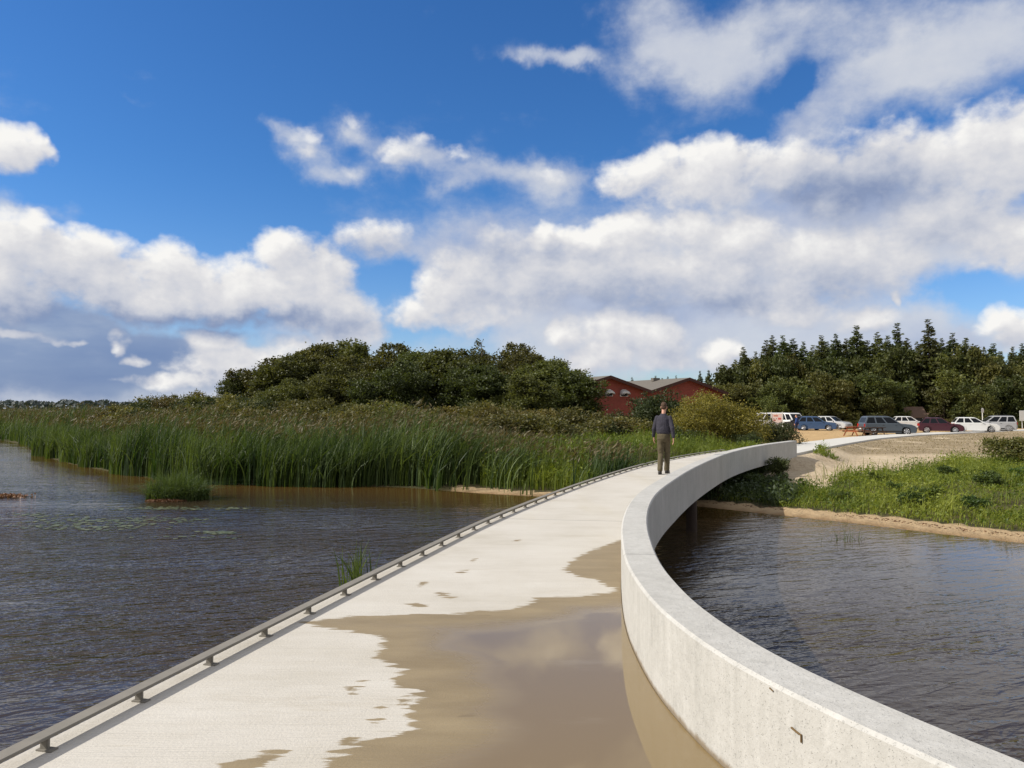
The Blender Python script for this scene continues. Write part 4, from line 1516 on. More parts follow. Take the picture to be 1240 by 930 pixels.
# ------------------------------------------------------------------ small things on the water
def leaf_disc_patch(name, patches, mat, r=.055, z=WZ + .006):
    V, Fs, T, o = [], [], [], 0
    rr = np.random.default_rng(17)
    for (px, py, rx, ry, n) in patches:
        c = at(px, py, z=WZ)
        for _ in range(n):
            x, y = c.x + rr.normal(0, rx), c.y + rr.normal(0, ry)
            q = r * rr.uniform(.5, 1.3)
            a0 = rr.uniform(0, 2 * PI)
            ang = a0 + np.linspace(.15, 2 * PI - .15, 8)
            V.append(np.stack([x + np.cos(ang) * q, y + np.sin(ang) * q, np.full(8, z) + rr.uniform(0, .004)], 1))
            Fs.append(np.arange(8) + o)
            T.append(rr.random())
            o += 8
    return tag(link(name, mesh_np(name, np.concatenate(V), np.array(Fs), {'tint': T}), mat), kind='stuff')


leaf_disc_patch('lily_pads', [(150, 630, 1.0, .28, 170), (95, 636, .9, .28, 90), (20, 624, 1.0, .22, 70), (265, 645, .18, .09, 40), (200, 616, .7, .18, 110), (285, 616, .2, .10, 24), (210, 651, .6, .08, 14), (120, 640, .5, .2, 50)], M['lily'])
# little reed island
isl = at(204, 607, z=WZ)
t = thing('reed_island', 'small round clump of reeds standing alone in the water before the reed belt', 'reeds', (isl.x, isl.y, WZ))
m = 2600
a, r_ = rng.uniform(0, 2 * PI, m), np.sqrt(rng.uniform(0, 1, m))
xy = np.stack([np.cos(a) * r_ * .85, .55 + np.sin(a) * r_ * .5], 1)
v, f = blades(rng, xy, np.full(m, -.05), rng.uniform(.45, 1.10, m) * (1.1 - .45 * r_), .017 * np.ones(m), .95, 4, .15)
link('blades', mesh_np('island_blades', v, f, {'tint': np.repeat(np.clip(rng.normal(.5, .2, m), 0, 1), 4)}), M['reed'], t)
n = 900
a, r_ = rng.uniform(0, 2 * PI, n), np.sqrt(rng.uniform(0, 1, n))
pos = np.stack([np.cos(a) * r_ * .55 - .1, .1 + np.sin(a) * r_ * .28, rng.uniform(.0, .06, n) * (1.2 - r_)], 1)
v, f = leaf_cards(rng, pos, rot_dirs(rng, n), .07, .04)
link('dead_leaf_mat', mesh_np('dead_leaf_mat', v, f, {'tint': rng.random(n)}), M['litter'], t)
c = at(8, 602, z=WZ)
n = 1200
pos = np.stack([c.x - .4 + rng.normal(0, .45, n), c.y + rng.normal(0, .16, n), WZ + rng.uniform(0, .07, n)], 1)
v, f = leaf_cards(rng, pos, rot_dirs(rng, n), .08, .045)
stuff_mesh('floating_dead_leaves', [(v, f, rng.random(n))], M['litter'])
# tuft beside the rail
c = at(433, 716, z=WZ)
t = thing('reed_tuft', 'small tuft of green reed blades in the water right beside the edge rail', 'reeds', (c.x, c.y, WZ))
r6 = np.random.default_rng(3)
m = 46
xy = np.stack([r6.normal(0, .085, m), r6.normal(0, .07, m)], 1)
v, f = blades(r6, xy, np.full(m, -.2), r6.uniform(.55, 1.02, m), .034 * r6.uniform(.6, 1.2, m), .22, 5, .1)
link('blades', mesh_np('tuft_blades', v, f, {'tint': np.repeat(np.clip(r6.normal(.6, .25, m), 0, 1), 5)}), M['reed'], t)
c = at(1026, 655, z=WZ)
t = thing('water_plant', 'thin green plant shoots in the shallow water before the right beach', 'plant', (c.x, c.y, WZ))
m = 40
v, f = blades(r6, np.stack([r6.normal(0, .2, m), r6.normal(0, .1, m)], 1), np.full(m, -.05), r6.uniform(.1, .38, m), .008 * np.ones(m), .4, 3, .2)
link('shoots', mesh_np('shoots', v, f, {'tint': np.repeat(r6.random(m), 3)}), M['reed'], t)
# driftline litter on the beach
n = 420
sx_, sy_ = scatter(60000, 5, 20, 9, 22)
ss_ = shore_s(sx_, sy_)
k = np.where((ss_ > .45 + .2 * vnoise(sx_, sy_, 1.5, 60)) & (ss_ < .72 + .2 * vnoise(sx_, sy_, 1.5, 60)) & (vnoise(sx_, sy_, .8, 61) > .55))[0][:n]
pos = np.stack([sx_[k], sy_[k], ground_z(sx_[k], sy_[k]) + .008], 1)
d = rot_dirs(rng, len(pos))
d[:, 2] *= .1
v, f = leaf_cards(rng, pos, d, .07, .02)
stuff_mesh('driftline_litter', [(v, f, rng.random(len(pos)) * .3)], M['litter'])

# ------------------------------------------------------------------ red building with two gables
M['brick'] = None


def mat_brick():
    m, k, out = new_mat('red_painted_brick')
    p = obj_pos(k)
    sx = k.node('ShaderNodeSeparateXYZ')
    k.put(sx.inputs[0], p)
    cb = k.node('ShaderNodeCombineXYZ')
    k.put(cb.inputs[0], k.math('ADD', sx.outputs[0], sx.outputs[1]))
    k.put(cb.inputs[1], sx.outputs[2])
    br = k.node('ShaderNodeTexBrick')
    k.put(br.inputs['Vector'], cb.outputs[0])
    br.inputs['Scale'].default_value = 1.0
    br.inputs['Brick Width'].default_value = .24
    br.inputs['Row Height'].default_value = .075
    br.inputs['Mortar Size'].default_value = .008
    br.inputs['Color1'].default_value = (.22, .048, .033, 1)
    br.inputs['Color2'].default_value = (.175, .039, .027, 1)
    br.inputs['Mortar'].default_value = (.16, .06, .05, 1)
    n = k.noise(p, .8, 5, .6)
    principled(k, out, k.mix(k.smooth(n, .4, .7, 0, .35), br.outputs['Color'], (.12, .028, .022)), .85, .3)
    return m


M['brick'] = mat_brick()
M['roof'] = plain('grey_brown_roof_felt', (.135, .122, .105), .9, .2, var=.15, scale=2)
M['fascia'] = plain('dark_fascia', (.045, .016, .013), .7, .3)
M['white'] = plain('white_paint', (.60, .60, .58), .5, .4, var=.04)
M['glass'] = plain('window_glass', (.008, .010, .013), .08, .14, var=.1)
M['awning'] = plain('pale_awning_cloth', (.42, .42, .41), .8, .2, var=.06)

apx = at(736, 455, Y=85)
RB = rad(28)
hall = thing('red_hall', 'dark red brick hall with two low gables and arched white window hoods', 'building', (apx.x, apx.y, PARKZ), RB)
GW, GD, ZA, ZE = 11.2, 20.0, apx.z - PARKZ, apx.z - PARKZ - 1.57
for g in (0, 1):
    x0 = GW * g
    w_ = MB()
    w_.prism([(x0 - GW / 2 + .01, -.3), (x0 + GW / 2 - .01, -.3), (x0 + GW / 2 - .01, ZE - .18), (x0, ZA - .18), (x0 - GW / 2 + .01, ZE - .18)], 1, 0, GD)
    w_.build('wall', M['brick'], hall)
    r_ = MB()
    for sg in (-1, 1):
        e = sg * (GW / 2 + (.45 if (g == 0) == (sg < 0) else -.0))
        zE = ZE - (abs(e) - GW / 2) * 1.57 / (GW / 2)
        pts = [(x0, ZA), (x0 + e, zE), (x0 + e, zE - .14), (x0, ZA - .16)]
        r_.prism(pts, 1, -.55, GD + .4)
    rf = r_.build('roof', M['roof'], hall)
    f_ = MB()
    for sg in (-1, 1):
        e = sg * (GW / 2 + (.45 if (g == 0) == (sg < 0) else -.0))
        zE = ZE - (abs(e) - GW / 2) * 1.57 / (GW / 2)
        f_.prism([(x0, ZA + .02), (x0 + e, zE + .02), (x0 + e, zE - .34), (x0, ZA - .34)], 1, -.60, -.553)
    f_.build('fascia', M['fascia'], rf)
    for wx in ([-2.2, .05, 2.05] if g == 0 else [-3.9, -1.9, .2, 2.3]):
        zc = ZA - 2.15
        fr = MB()
        arc = [(wx + .42 * math.cos(a_), zc + .24 + .42 * math.sin(a_)) for a_ in np.linspace(0, PI, 13)]
        fr.prism([(wx + .42, zc - .12)] + arc + [(wx - .42, zc - .12)], 1, -.05, .02)
        wn = fr.build('window', M['white'], hall)
        gl = MB()
        for (q0, q1) in ((0, PI / 2 - .10), (PI / 2 + .10, PI)):
            arc = [(wx + .34 * math.cos(a_), zc + .24 + .34 * math.sin(a_)) for a_ in np.linspace(q0, q1, 7)]
            gl.prism([((arc[0][0] if q0 == 0 else arc[-1][0]), zc - .06)] + (arc if q0 == 0 else arc) + [((arc[-1][0] if q0 == 0 else arc[0][0]), zc - .06)] if q0 == 0 else
                     [(arc[0][0], zc - .06)] + arc + [(arc[-1][0], zc - .06)], 1, -.075, -.051)
        gl.build('pane', M['glass'], wn)
        hd = MB()
        n_, m_ = 10, 6
        rows = []
        for i in range(n_ + 1):                     # quarter-round cloth hood over the window
            an = PI * i / n_
            rows.append([hd.bm.verts.new((wx + .46 * math.cos(an) * (1 - .12 * (j_ / m_) ** 2), -.06 - .48 * math.sin(PI / 2 * j_ / m_), zc + .08 + (.52 * math.sin(an) ** .7) * math.cos(PI / 2 * j_ / m_ * .80))) for j_ in range(m_ + 1)])
        for r0_, r1_ in zip(rows, rows[1:]):
            for j_ in range(m_):
                hd.bm.faces.new((r0_[j_], r0_[j_ + 1], r1_[j_ + 1], r1_[j_]))
        o = hd.build('window_hood', M['awning'], wn)
        sm = o.modifiers.new('thick', 'SOLIDIFY')
        sm.thickness = .02
b = MB().tube([(-1.6, 3, ZA - .6), (-1.6, 3, ZA + .9)], .03, 6)
b.build('antenna', M['fascia'], hall)
b = MB().box((10.6, 5.0, ZA - .05), (1.0, .5, .40))
b.build('chimney', M['roof'], hall)

# ------------------------------------------------------------------ people
def capsule(mb, p1, p2, r1, r2, n=14):
    p1, p2 = Vector(p1), Vector(p2)
    d = (p2 - p1).normalized()
    pts, rs = [], []
    for a_ in (1.0, .87, .6, .3):
        pts.append(p1 - d * r1 * a_)
        rs.append(r1 * math.sqrt(max(1e-4, 1 - a_ * a_)) + 1e-4)
    pts += [p1, p1.lerp(p2, .5), p2]
    rs += [r1, (r1 + r2) / 2, r2]
    for a_ in (.3, .6, .87, 1.0):
        pts.append(p2 + d * r2 * a_)
        rs.append(r2 * math.sqrt(max(1e-4, 1 - a_ * a_)) + 1e-4)
    mb.tube(pts, rs, n)


def ellip_tube(mb, secs, n=22):
    """closed stack of ellipse sections (x,y,z,rx,ry)"""
    rings = []
    for (x, y, z, rx, ry) in secs:
        rings.append([mb.bm.verts.new((x + rx * math.cos(2 * PI * k / n), y + ry * math.sin(2 * PI * k / n), z)) for k in range(n)])
    for a_, c_ in zip(rings, rings[1:]):
        for k in range(n):
            mb.bm.faces.new((a_[k], a_[(k + 1) % n], c_[(k + 1) % n], c_[k]))
    mb.bm.faces.new(rings[0][::-1])
    mb.bm.faces.new(rings[-1])


def fuse(name, mb, mat, parent, voxel=.008, smooth=4, wrinkle=0.0, wscale=.12):
    """one continuous skin over the overlapping shapes"""
    o = mb.build(name, mat, None)
    r = o.modifiers.new('r', 'REMESH')
    r.mode = 'VOXEL'
    r.voxel_size = voxel
    s = o.modifiers.new('s', 'SMOOTH')
    s.factor = .6
    s.iterations = smooth
    if wrinkle:
        tx = bpy.data.textures.new('folds', 'CLOUDS')
        tx.noise_scale = wscale
        d = o.modifiers.new('d', 'DISPLACE')
        d.texture = tx
        d.strength = wrinkle
        d.mid_level = .5
        d.texture_coords = 'LOCAL'
    dg = bpy.context.evaluated_depsgraph_get()
    me = bpy.data.meshes.new_from_object(o.evaluated_get(dg))
    me.name = name
    me.polygons.foreach_set('use_smooth', np.ones(len(me.polygons), bool))
    if not me.materials:
        me.materials.append(mat)
    o.modifiers.clear()
    old = o.data
    o.data = me
    bpy.data.meshes.remove(old)
    if parent is not None:
        o.parent = parent
    return o


M['skin'] = plain('skin', (.50, .27, .19), .55, .4, var=.06)
M['hair'] = plain('brown_hair', (.065, .036, .02), .7, .3, var=.3, scale=60)
M['sweater'] = plain('charcoal_sweater', (.040, .038, .050), .9, .2, var=.15, scale=40)
M['trousers'] = plain('olive_trousers', (.085, .070, .042), .9, .2, var=.15, scale=30)
M['shoe'] = plain('dark_shoes', (.02, .017, .016), .6, .4)
M['blue_cloth'] = plain('blue_jacket_cloth', (.02, .045, .16), .85, .25, var=.15)
M['navy_cloth'] = plain('navy_shorts_cloth', (.015, .018, .05), .85, .25, var=.15)
M['eye'] = plain('eye', (.05, .04, .035), .2, .5)


def make_person(label, loc, rotz, top_mat, leg_mat, short_legs=False, name='person', fine=True):
    """walking figure facing local +Y, 1.78 m tall"""
    vx = .007 if fine else .014
    t = thing(name, label, 'person', loc, rotz)
    legs = {-1: [(-.08, 0, .93), (-.080, .02, .50), (-.072, -.20, .13)], 1: [(.08, 0, .93), (.068, .17, .52), (.042, .20, .095)]}
    arms = {-1: [(-.165, -.01, 1.395), (-.255, .0, 1.14), (-.295, .14, .93)], 1: [(.165, -.01, 1.395), (.25, -.11, 1.15), (.275, -.10, .91)]}
    b = MB()
    # torso, neck, head
    ellip_tube(b, [(0, 0, .86, .12, .09), (0, 0, .95, .165, .115), (0, 0, 1.06, .15, .105), (0, .0, 1.18, .155, .11), (0, 0, 1.32, .18, .115), (0, -.005, 1.41, .165, .095), (0, -.01, 1.47, .08, .065), (0, 0, 1.50, .055, .055)])
    capsule(b, (0, -.01, 1.44), (.005, .02, 1.60), .058, .054)
    b.ball((.008, .035, 1.685), (.076, .096, .108), 18)
    b.ball((.008, .075, 1.61), (.052, .055, .055), 14)
    b.ball((.008, .135, 1.655), (.014, .024, .026), 8)
    b.ball((.008, .118, 1.607), (.026, .016, .010), 8)
    for sg in (-1, 1):
        b.ball((.008 + sg * .079, .025, 1.665), (.012, .022, .034), 10)
        h_, k_, a_ = legs[sg]
        capsule(b, h_, k_, .083, .056)
        capsule(b, k_, a_, .052, .036)
        capsule(b, (a_[0], a_[1] - .02, .045), (a_[0] + sg * .015, a_[1] + .15, .035), .036, .034)
        s_, e_, w_ = arms[sg]
        capsule(b, s_, e_, .050, .038)
        capsule(b, e_, w_, .038, .027)
        # palm and fingers, lightly curled
        w_ = Vector(w_)
        dn = Vector((sg * -.02, .10, -.99)).normalized()
        fw = Vector((0, 1, .1)).normalized()
        inn = Vector((-sg, 0, 0))
        pc_ = w_ + dn * .055
        for q in (-.024, -.008, .008, .024):
            capsule(b, w_ + fw * q * .6 + dn * .01, w_ + dn * .095 + fw * q, .014, .0115, 8)
        for q, ln in ((.027, .072), (.009, .082), (-.009, .076), (-.026, .060)):
            k0 = w_ + dn * .098 + fw * q
            k1 = k0 + dn * ln * .5 + inn * .006
            k2 = k1 + dn * ln * .42 + inn * .022
            capsule(b, k0, k1, .0098, .009, 8)
            capsule(b, k1, k2, .009, .0075, 8)
        t0 = w_ + dn * .03 + fw * .026
        t1 = t0 + dn * .035 + fw * .024 + inn * .012
        t2 = t1 + dn * .034 + fw * .004 + inn * .008
        capsule(b, t0, t1, .0125, .011, 8)
        capsule(b, t1, t2, .0105, .0085, 8)
    fuse('body', b, M['skin'], t, vx * .7, 2)
    # sweater
    b = MB()
    ellip_tube(b, [(0, 0, 1.00, .168, .128), (0, 0, 1.04, .195, .150), (0, -.005, 1.12, .202, .155), (0, -.008, 1.28, .205, .142), (0, -.012, 1.37, .205, .128), (0, -.012, 1.43, .165, .105), (0, -.012, 1.47, .105, .085), (0, -.01, 1.50, .072, .073), (0, -.008, 1.515, .066, .066)])
    for sg in (-1, 1):
        s_, e_, w_ = [Vector(q) for q in arms[sg]]
        capsule(b, s_, e_, .072, .060)
        capsule(b, e_, w_ + (e_ - w_) * .10, .060, .044)
    fuse('sweater', b, top_mat, t, vx, 3, .022, .10)
    # trousers
    b = MB()
    ellip_tube(b, [(0, 0, .80, .13, .11), (0, -.005, .88, .175, .142), (0, -.01, .97, .178, .138), (0, 0, 1.045, .158, .118)])
    for sg in (-1, 1):
        h_, k_, a_ = [Vector(q) for q in legs[sg]]
        capsule(b, h_ - Vector((0, 0, .04)), k_, .104, .080)
        if not short_legs:
            capsule(b, k_, a_ + Vector((0, -.01, .0)), .080, .070)
    fuse('trousers', b, leg_mat, t, vx, 3, .028, .13)
    for sg in (-1, 1):
        a_ = legs[sg][2]
        s_ = MB()
        capsule(s_, (a_[0], a_[1] - .035, .052), (a_[0] + sg * .018, a_[1] + .165, .045), .050, .044, 14)
        capsule(s_, (a_[0], a_[1] - .02, .10), (a_[0], a_[1] - .005, .05), .046, .05, 14)
        s_.box((a_[0] + sg * .008, a_[1] + .065, .012), (.088, .27, .024), rz=-sg * .08, bevel=.008)
        fuse('shoe', s_, M['shoe'], t, .008, 2)
    b = MB()
    b.ball((.008, .012, 1.722), (.081, .094, .082), 20)
    b.ball((.008, -.008, 1.675), (.076, .072, .066), 18)
    fuse('hair', b, M['hair'], t, .007, 2, .012, .03)
    for sg in (-1, 1):
        MB().ball((.008 + sg * .031, .122, 1.675), .0115, 10).build('eye', M['eye'], t, smooth=True)
    return t


fp = at(804, 574, z=0)
man = make_person('man in charcoal sweater and olive trousers walking away along the footbridge', (fp.x, fp.y, 0), rad(-20), M['sweater'], M['trousers'])
man.scale = (.93, .95, 1.0)
sp = at(965, 525, z=PARKZ)
sp.z = float(ground_z(np.array([sp.x]), np.array([sp.y]))[0])
woman = make_person('small distant figure in blue jacket and shorts standing on the sand by the parked cars', sp, rad(60), M['blue_cloth'], M['navy_cloth'], True, fine=False)
woman.scale = (.95, .95, .93)

# ------------------------------------------------------------------ cars
M['tyre'] = plain('tyre_rubber', (.016, .016, .017), .85, .3)
M['alloy'] = plain('alloy_rim', (.50, .50, .51), .35, .5, metal=.7, var=.05)
M['blk'] = plain('black_plastic', (.018, .018, .019), .6, .4)
M['lamp'] = plain('clear_lamp_glass', (.62, .63, .65), .12, .8, var=.05)
M['tail'] = plain('red_lamp_glass', (.38, .018, .012), .18, .7, var=.05)
M['plate'] = plain('number_plate', (.66, .66, .62), .5, .4, var=.03)


def paint(name, c, rough=.28):
    return plain(name, c, rough, .5, var=.04, scale=3, coat=.25)


def make_car(name, label, body_mat, L=4.2, W=1.75, H=1.47, belt=.92, hood0=.83, nose=.68, cab=(.03, .70), roof=(.16, .50), doors=2, rails=False, r=.31, wb=(.185, .80), tail_hi=.92, clad=False, group=None, cat='car'):
    t = thing(name, label, cat, group=group)
    xr, xf = wb[0] * L, wb[1] * L
    zb = .20

    def arch(xc):
        R_ = r + .07
        a0 = math.asin(max(-1, min(1, (zb - r) / R_)))
        return [(xc + R_ * math.cos(a_), r + R_ * math.sin(a_)) for a_ in np.linspace(PI - a0, a0, 11)]
    prof = [(.03, .34), (.0, .50), (.02, .62), (.035 * L * .6, tail_hi), (cab[0] * L + .02, belt), (cab[1] * L, belt + .01), (.74 * L, belt - .01), (.90 * L, hood0), (.965 * L, nose + .02), (.99 * L, nose - .12), (L, .48), (L - .03, .30), (L - .12, zb)]
    prof += [(p_[0], p_[1]) for p_ in reversed(arch(xf))] + [(p_[0], p_[1]) for p_ in reversed(arch(xr))] + [(.12, zb)]
    cx, cz = L / 2, .58
    b = MB()
    layers = []
    for yy, ins in ((-W / 2, .955), (-W / 2 + .045, .99), (-W / 2 + .13, 1.0), (W / 2 - .13, 1.0), (W / 2 - .045, .99), (W / 2, .955)):
        lay = []
        for (x, z) in prof:
            xi = cx + (x - cx) * (1 - (1 - ins) * .9)
            zi = z if z < .45 else cz + (z - cz) * (1 - (1 - ins) * 1.6)
            lay.append(b.bm.verts.new((xi - cx, yy, zi)))
        layers.append(lay)
    n = len(prof)
    for a_, c_ in zip(layers, layers[1:]):
        for i in range(n):
            b.bm.faces.new((a_[i], a_[(i + 1) % n], c_[(i + 1) % n], c_[i]))
    for lay in (layers[0][::-1], layers[-1]):
        fc = b.bm.faces.new(lay)
        bmesh.ops.triangulate(b.bm, faces=[fc])
    b.build('body', body_mat, t, smooth=True, angle=rad(38))
    # cabin
    z0, z1 = belt - .015, H
    hw0, hw1 = W / 2 - .055, W / 2 - .20
    gb0, gb1, gt0, gt1 = cab[0] * L - cx, cab[1] * L - cx, roof[0] * L - cx, roof[1] * L - cx

    def ring(x0, x1, hw, z, crown=0.0):
        return [(x0, -hw, z), (x1, -hw, z), (x1, hw, z), (x0, hw, z)]
    b = MB()
    lv = []
    for (f_, hz, shr) in ((0, z0, 0), (.9, z0 + (z1 - z0) * .90, 0), (1.0, z1 - .015, .05), (1.0, z1, .16)):
        lv.append([b.bm.verts.new(p_) for p_ in ring(gb0 + (gt0 - gb0) * f_ + shr * 1.2, gb1 + (gt1 - gb1) * f_ - shr * 1.6, hw0 + (hw1 - hw0) * f_ - shr, hz)])
    for a_, c_ in zip(lv, lv[1:]):
        for i in range(4):
            b.bm.faces.new((a_[i], a_[(i + 1) % 4], c_[(i + 1) % 4], c_[i]))
    b.bm.faces.new(lv[-1])
    b.bm.faces.new(lv[0][::-1])
    b.build('cabin', body_mat, t, smooth=True, angle=rad(30))
    # glass, laid 6 mm proud of the cabin
    f9 = .9
    zt = z0 + (z1 - z0) * f9

    def side_pt(u, v, sg):
        xa = gb0 + (gt0 - gb0) * f9 * v
        xb = gb1 + (gt1 - gb1) * f9 * v
        hw = hw0 + (hw1 - hw0) * f9 * v
        return Vector((xa + (xb - xa) * u, sg * (hw + .007), z0 + (zt - z0) * v))
    cuts = {2: [(.04, .30), (.34, .60), (.64, .95)], 1: [(.05, .42), (.47, .94)], 3: [(.04, .26), (.29, .50), (.53, .72), (.75, .97)]}[doors]
    for sg in (-1, 1):
        for (u0, u1) in cuts:
            b = MB()
            b.poly([side_pt(u0, .10, sg), side_pt(u1, .10, sg), side_pt(u1 - .01, .93, sg), side_pt(u0 + .01, .93, sg)])
            b.build('window', M['glass'], t)

    def end_pt(v, y, front):
        x = (gb1 + (gt1 - gb1) * f9 * v + .008) if front else (gb0 + (gt0 - gb0) * f9 * v - .008)
        return Vector((x, y * (hw0 + (hw1 - hw0) * f9 * v), z0 + (zt - z0) * v + .002))
    MB().poly([end_pt(.10, -.90, True), end_pt(.10, .90, True), end_pt(.95, .90, True), end_pt(.95, -.90, True)]).build('windscreen', M['glass'], t)
    MB().poly([end_pt(.16, -.86, False), end_pt(.16, .86, False), end_pt(.92, .84, False), end_pt(.92, -.84, False)]).build('rear_window', M['glass'], t)
    for sg in (-1, 1):
        for xw in (xr, xf):
            wh = bpy.data.objects.new('wheel', None)
            COL.objects.link(wh)
            wh.parent = t
            wh.location = (xw - cx, sg * (W / 2 - .11), r)
            MB().tube([(0, -.105, 0), (0, -.10, 0), (0, .10, 0), (0, .105, 0)], [r - .03, r, r, r - .03], 24).build('tyre', M['tyre'], wh, smooth=True, angle=rad(40))
            rm = MB().tube([(0, sg * .085, 0), (0, sg * .108, 0)], [r * .30, r * .22], 12)
            for k in range(7):
                a_ = 2 * PI * k / 7
                rm.box((math.cos(a_) * r * .38, sg * .098, math.sin(a_) * r * .38), (r * .62, .022, r * .17), M=None) if False else rm.tube([(math.cos(a_) * r * .12, sg * .100, math.sin(a_) * r * .12), (math.cos(a_) * r * .66, sg * .104, math.sin(a_) * r * .66)], [r * .10, r * .085], 6)
            ring_ = []
            for k in range(25):
                a_ = 2 * PI * k / 24
                ring_.append((math.cos(a_) * r * .66, sg * .103, math.sin(a_) * r * .66))
            rm.tube(ring_, r * .055, 6, cap=False)
            rm.build('rim', M['alloy'], wh, smooth=True, angle=rad(40))
        MB().box((.955 * L - cx, sg * (W / 2 - .24), nose - .075), (.16, .36, .14), rz=-sg * .35, bevel=.03).build('headlight', M['lamp'], t)
        MB().box((.045 - cx + .03, sg * (W / 2 - .13), tail_hi - .16), (.12, .20, .26), rz=sg * .25, bevel=.02).build('taillight', M['tail'], t)
        MB().box((cab[1] * L - cx - .28, sg * (W / 2 + .055), belt + .06), (.10, .17, .12), bevel=.03).build('mirror', body_mat, t)
        for hx in ([.36, .60] if doors >= 2 else [.48]):
            MB().box((hx * L - cx, sg * (W / 2 + .004), belt - .14), (.16, .03, .025), bevel=.006).build('door_handle', body_mat if not clad else M['blk'], t)
        if rails:
            MB().tube([(gt0 + .12, sg * (hw1 - .06), H + .01), (gt0 + .2, sg * (hw1 - .06), H + .06), (gt1 - .3, sg * (hw1 - .06), H + .06), (gt1 - .2, sg * (hw1 - .06), H + .01)], .018, 6).build('roof_rail', M['blk'], t)
    # under-body fill behind the wheels, sills, grille, bumpers, plate
    MB().box((0, 0, .34), (L * .94, W - .42, .26)).box((0, 0, .24), (xf - xr - 2 * r - .2, W - .02, .07)).build('underbody', M['blk'], t)
    MB().box((L / 2 - .012, 0, .52), (.03, W * .5, .12), bevel=.008).box((L / 2 - .02, 0, .33), (.06, W * .74, .09), bevel=.01).build('grille', M['blk'], t)
    MB().box((-L / 2 + .004, 0, .58), (.02, .52, .12)).build('number_plate', M['plate'], t)
    if clad:
        MB().box((0, -W / 2 - .004, .33), (xf - xr - 2 * r - .16, .03, .10)).box((0, W / 2 + .004, .33), (xf - xr - 2 * r - .16, .03, .10)).build('side_trim', M['blk'], t)
    return t


def put_car(t, px, py, rotz, z=PARKZ):
    p = at(px, py, z=z)
    t.location = (p.x, p.y, float(ground_z(np.array([p.x]), np.array([p.y]))[0]))
    t.rotation_euler = (0, 0, rotz)


suv = make_car('estate_car', 'dark grey-blue estate car with roof rails, nearest of the parked cars', paint('slate_paint', (.065, .082, .10)), 4.25, 1.8, 1.60, .98, .90, .76, (.015, .70), (.08, .49), 2, True, .33, tail_hi=1.0, clad=True)
put_car(suv, 1074, 527, rad(-6))
c1 = make_car('hatchback', 'maroon hatchback between the grey-blue estate car and the white hatchback', paint('maroon_paint', (.040, .005, .013)), 3.8, 1.72, 1.46, .90, .84, .68, (.03, .71), (.17, .50), 2)
put_car(c1, 1139, 524, rad(-24))
c2 = make_car('hatchback', 'long white hatchback beside the maroon one, in front of the silver estate', paint('white_car_paint', (.62, .62, .61)), 4.0, 1.76, 1.47, .92, .86, .68, (.02, .68), (.13, .46), 2)
put_car(c2, 1181, 523.3, rad(-20))
c3 = make_car('estate_car', 'silver estate car at the right end of the parked row', paint('silver_paint', (.36, .36, .37)), 4.1, 1.8, 1.6, .97, .90, .76, (.015, .70), (.07, .49), 2, True, .33, tail_hi=1.0, clad=True)
put_car(c3, 1201, 522.3, rad(165))
c4 = make_car('hatchback', 'small white hatchback parked further back behind the grey-blue estate car', paint('plain_white_paint', (.60, .60, .59)), 3.9, 1.68, 1.45, .90, .84, .68, (.03, .70), (.15, .50), 2)
put_car(c4, 1101, 519.5, rad(-12))
c5 = make_car('hatchback', 'blue hatchback in the far row left of the picnic table', paint('blue_paint', (.030, .065, .14)), 4.0, 1.72, 1.5, .92, .85, .7, (.03, .72), (.14, .50), 2)
put_car(c5, 990, 521.3, rad(-28))
c6 = make_car('hatchback', 'silver hatchback at the right end of the far row, beside the blue one', paint('pale_silver_paint', (.42, .43, .44)), 4.0, 1.7, 1.5, .92, .85, .7, (.03, .70), (.14, .50), 2)
put_car(c6, 1008, 519.5, rad(-50))
c7 = make_car('estate_car', 'black car with red tail lights behind the figure in blue', paint('black_paint', (.015, .014, .016)), 4.3, 1.76, 1.52, .93, .87, .7, (.02, .70), (.12, .48), 2)
put_car(c7, 971, 520.6, rad(112))
c8 = make_car('van', 'white van parked between the notice board and the black car', paint('van_white_paint', (.66, .66, .65)), 4.6, 1.85, 1.85, 1.02, .95, .80, (.005, .80), (.02, .64), 3, False, .33, tail_hi=1.1, cat='van')
put_car(c8, 957, 520, rad(-68))

camper = make_car('van', 'long white passenger van half hidden behind the willow bush', paint('camper_white', (.68, .68, .67)), 4.7, 1.85, 1.85, 1.0, .95, .8, (.005, .82), (.015, .66), 3, False, .33, tail_hi=1.1, cat='van')
put_car(camper, 926, 519.8, rad(176))

# notice board with red patches
M['red'] = plain('faded_red_print', (.55, .13, .10), .7, .3)
M['pinkish'] = plain('pale_pink_board', (.68, .54, .50), .7, .3, var=.05)
nb = thing('notice_board', 'white notice board with red patches on two posts beside the white van', 'sign')
for sx in (-.56, .56):
    MB().box((sx, 0, .95), (.10, .10, 2.0), bevel=.01).build('post', M['white'], nb)
bd = MB().box((0, 0, 1.30), (1.02, .05, .95), bevel=.008).build('board', M['pinkish'], nb)
MB().box((-.12, -.030, 1.55), (.4, .012, .12)).box((.25, -.030, 1.25), (.3, .012, .2)).box((-.25, -.030, 1.1), (.22, .012, .12)).build('print', M['red'], bd)
p = at(941, 521.5, z=PARKZ)
nb.location = (p.x, p.y, PARKZ)
nb.rotation_euler = (0, 0, rad(-10))

# picnic tables
M['redwood'] = plain('red_brown_wood', (.26, .075, .03), .8, .3, var=.3, scale=6)
M['darkwood'] = plain('dark_brown_wood', (.06, .035, .022), .8, .3, var=.3, scale=6)


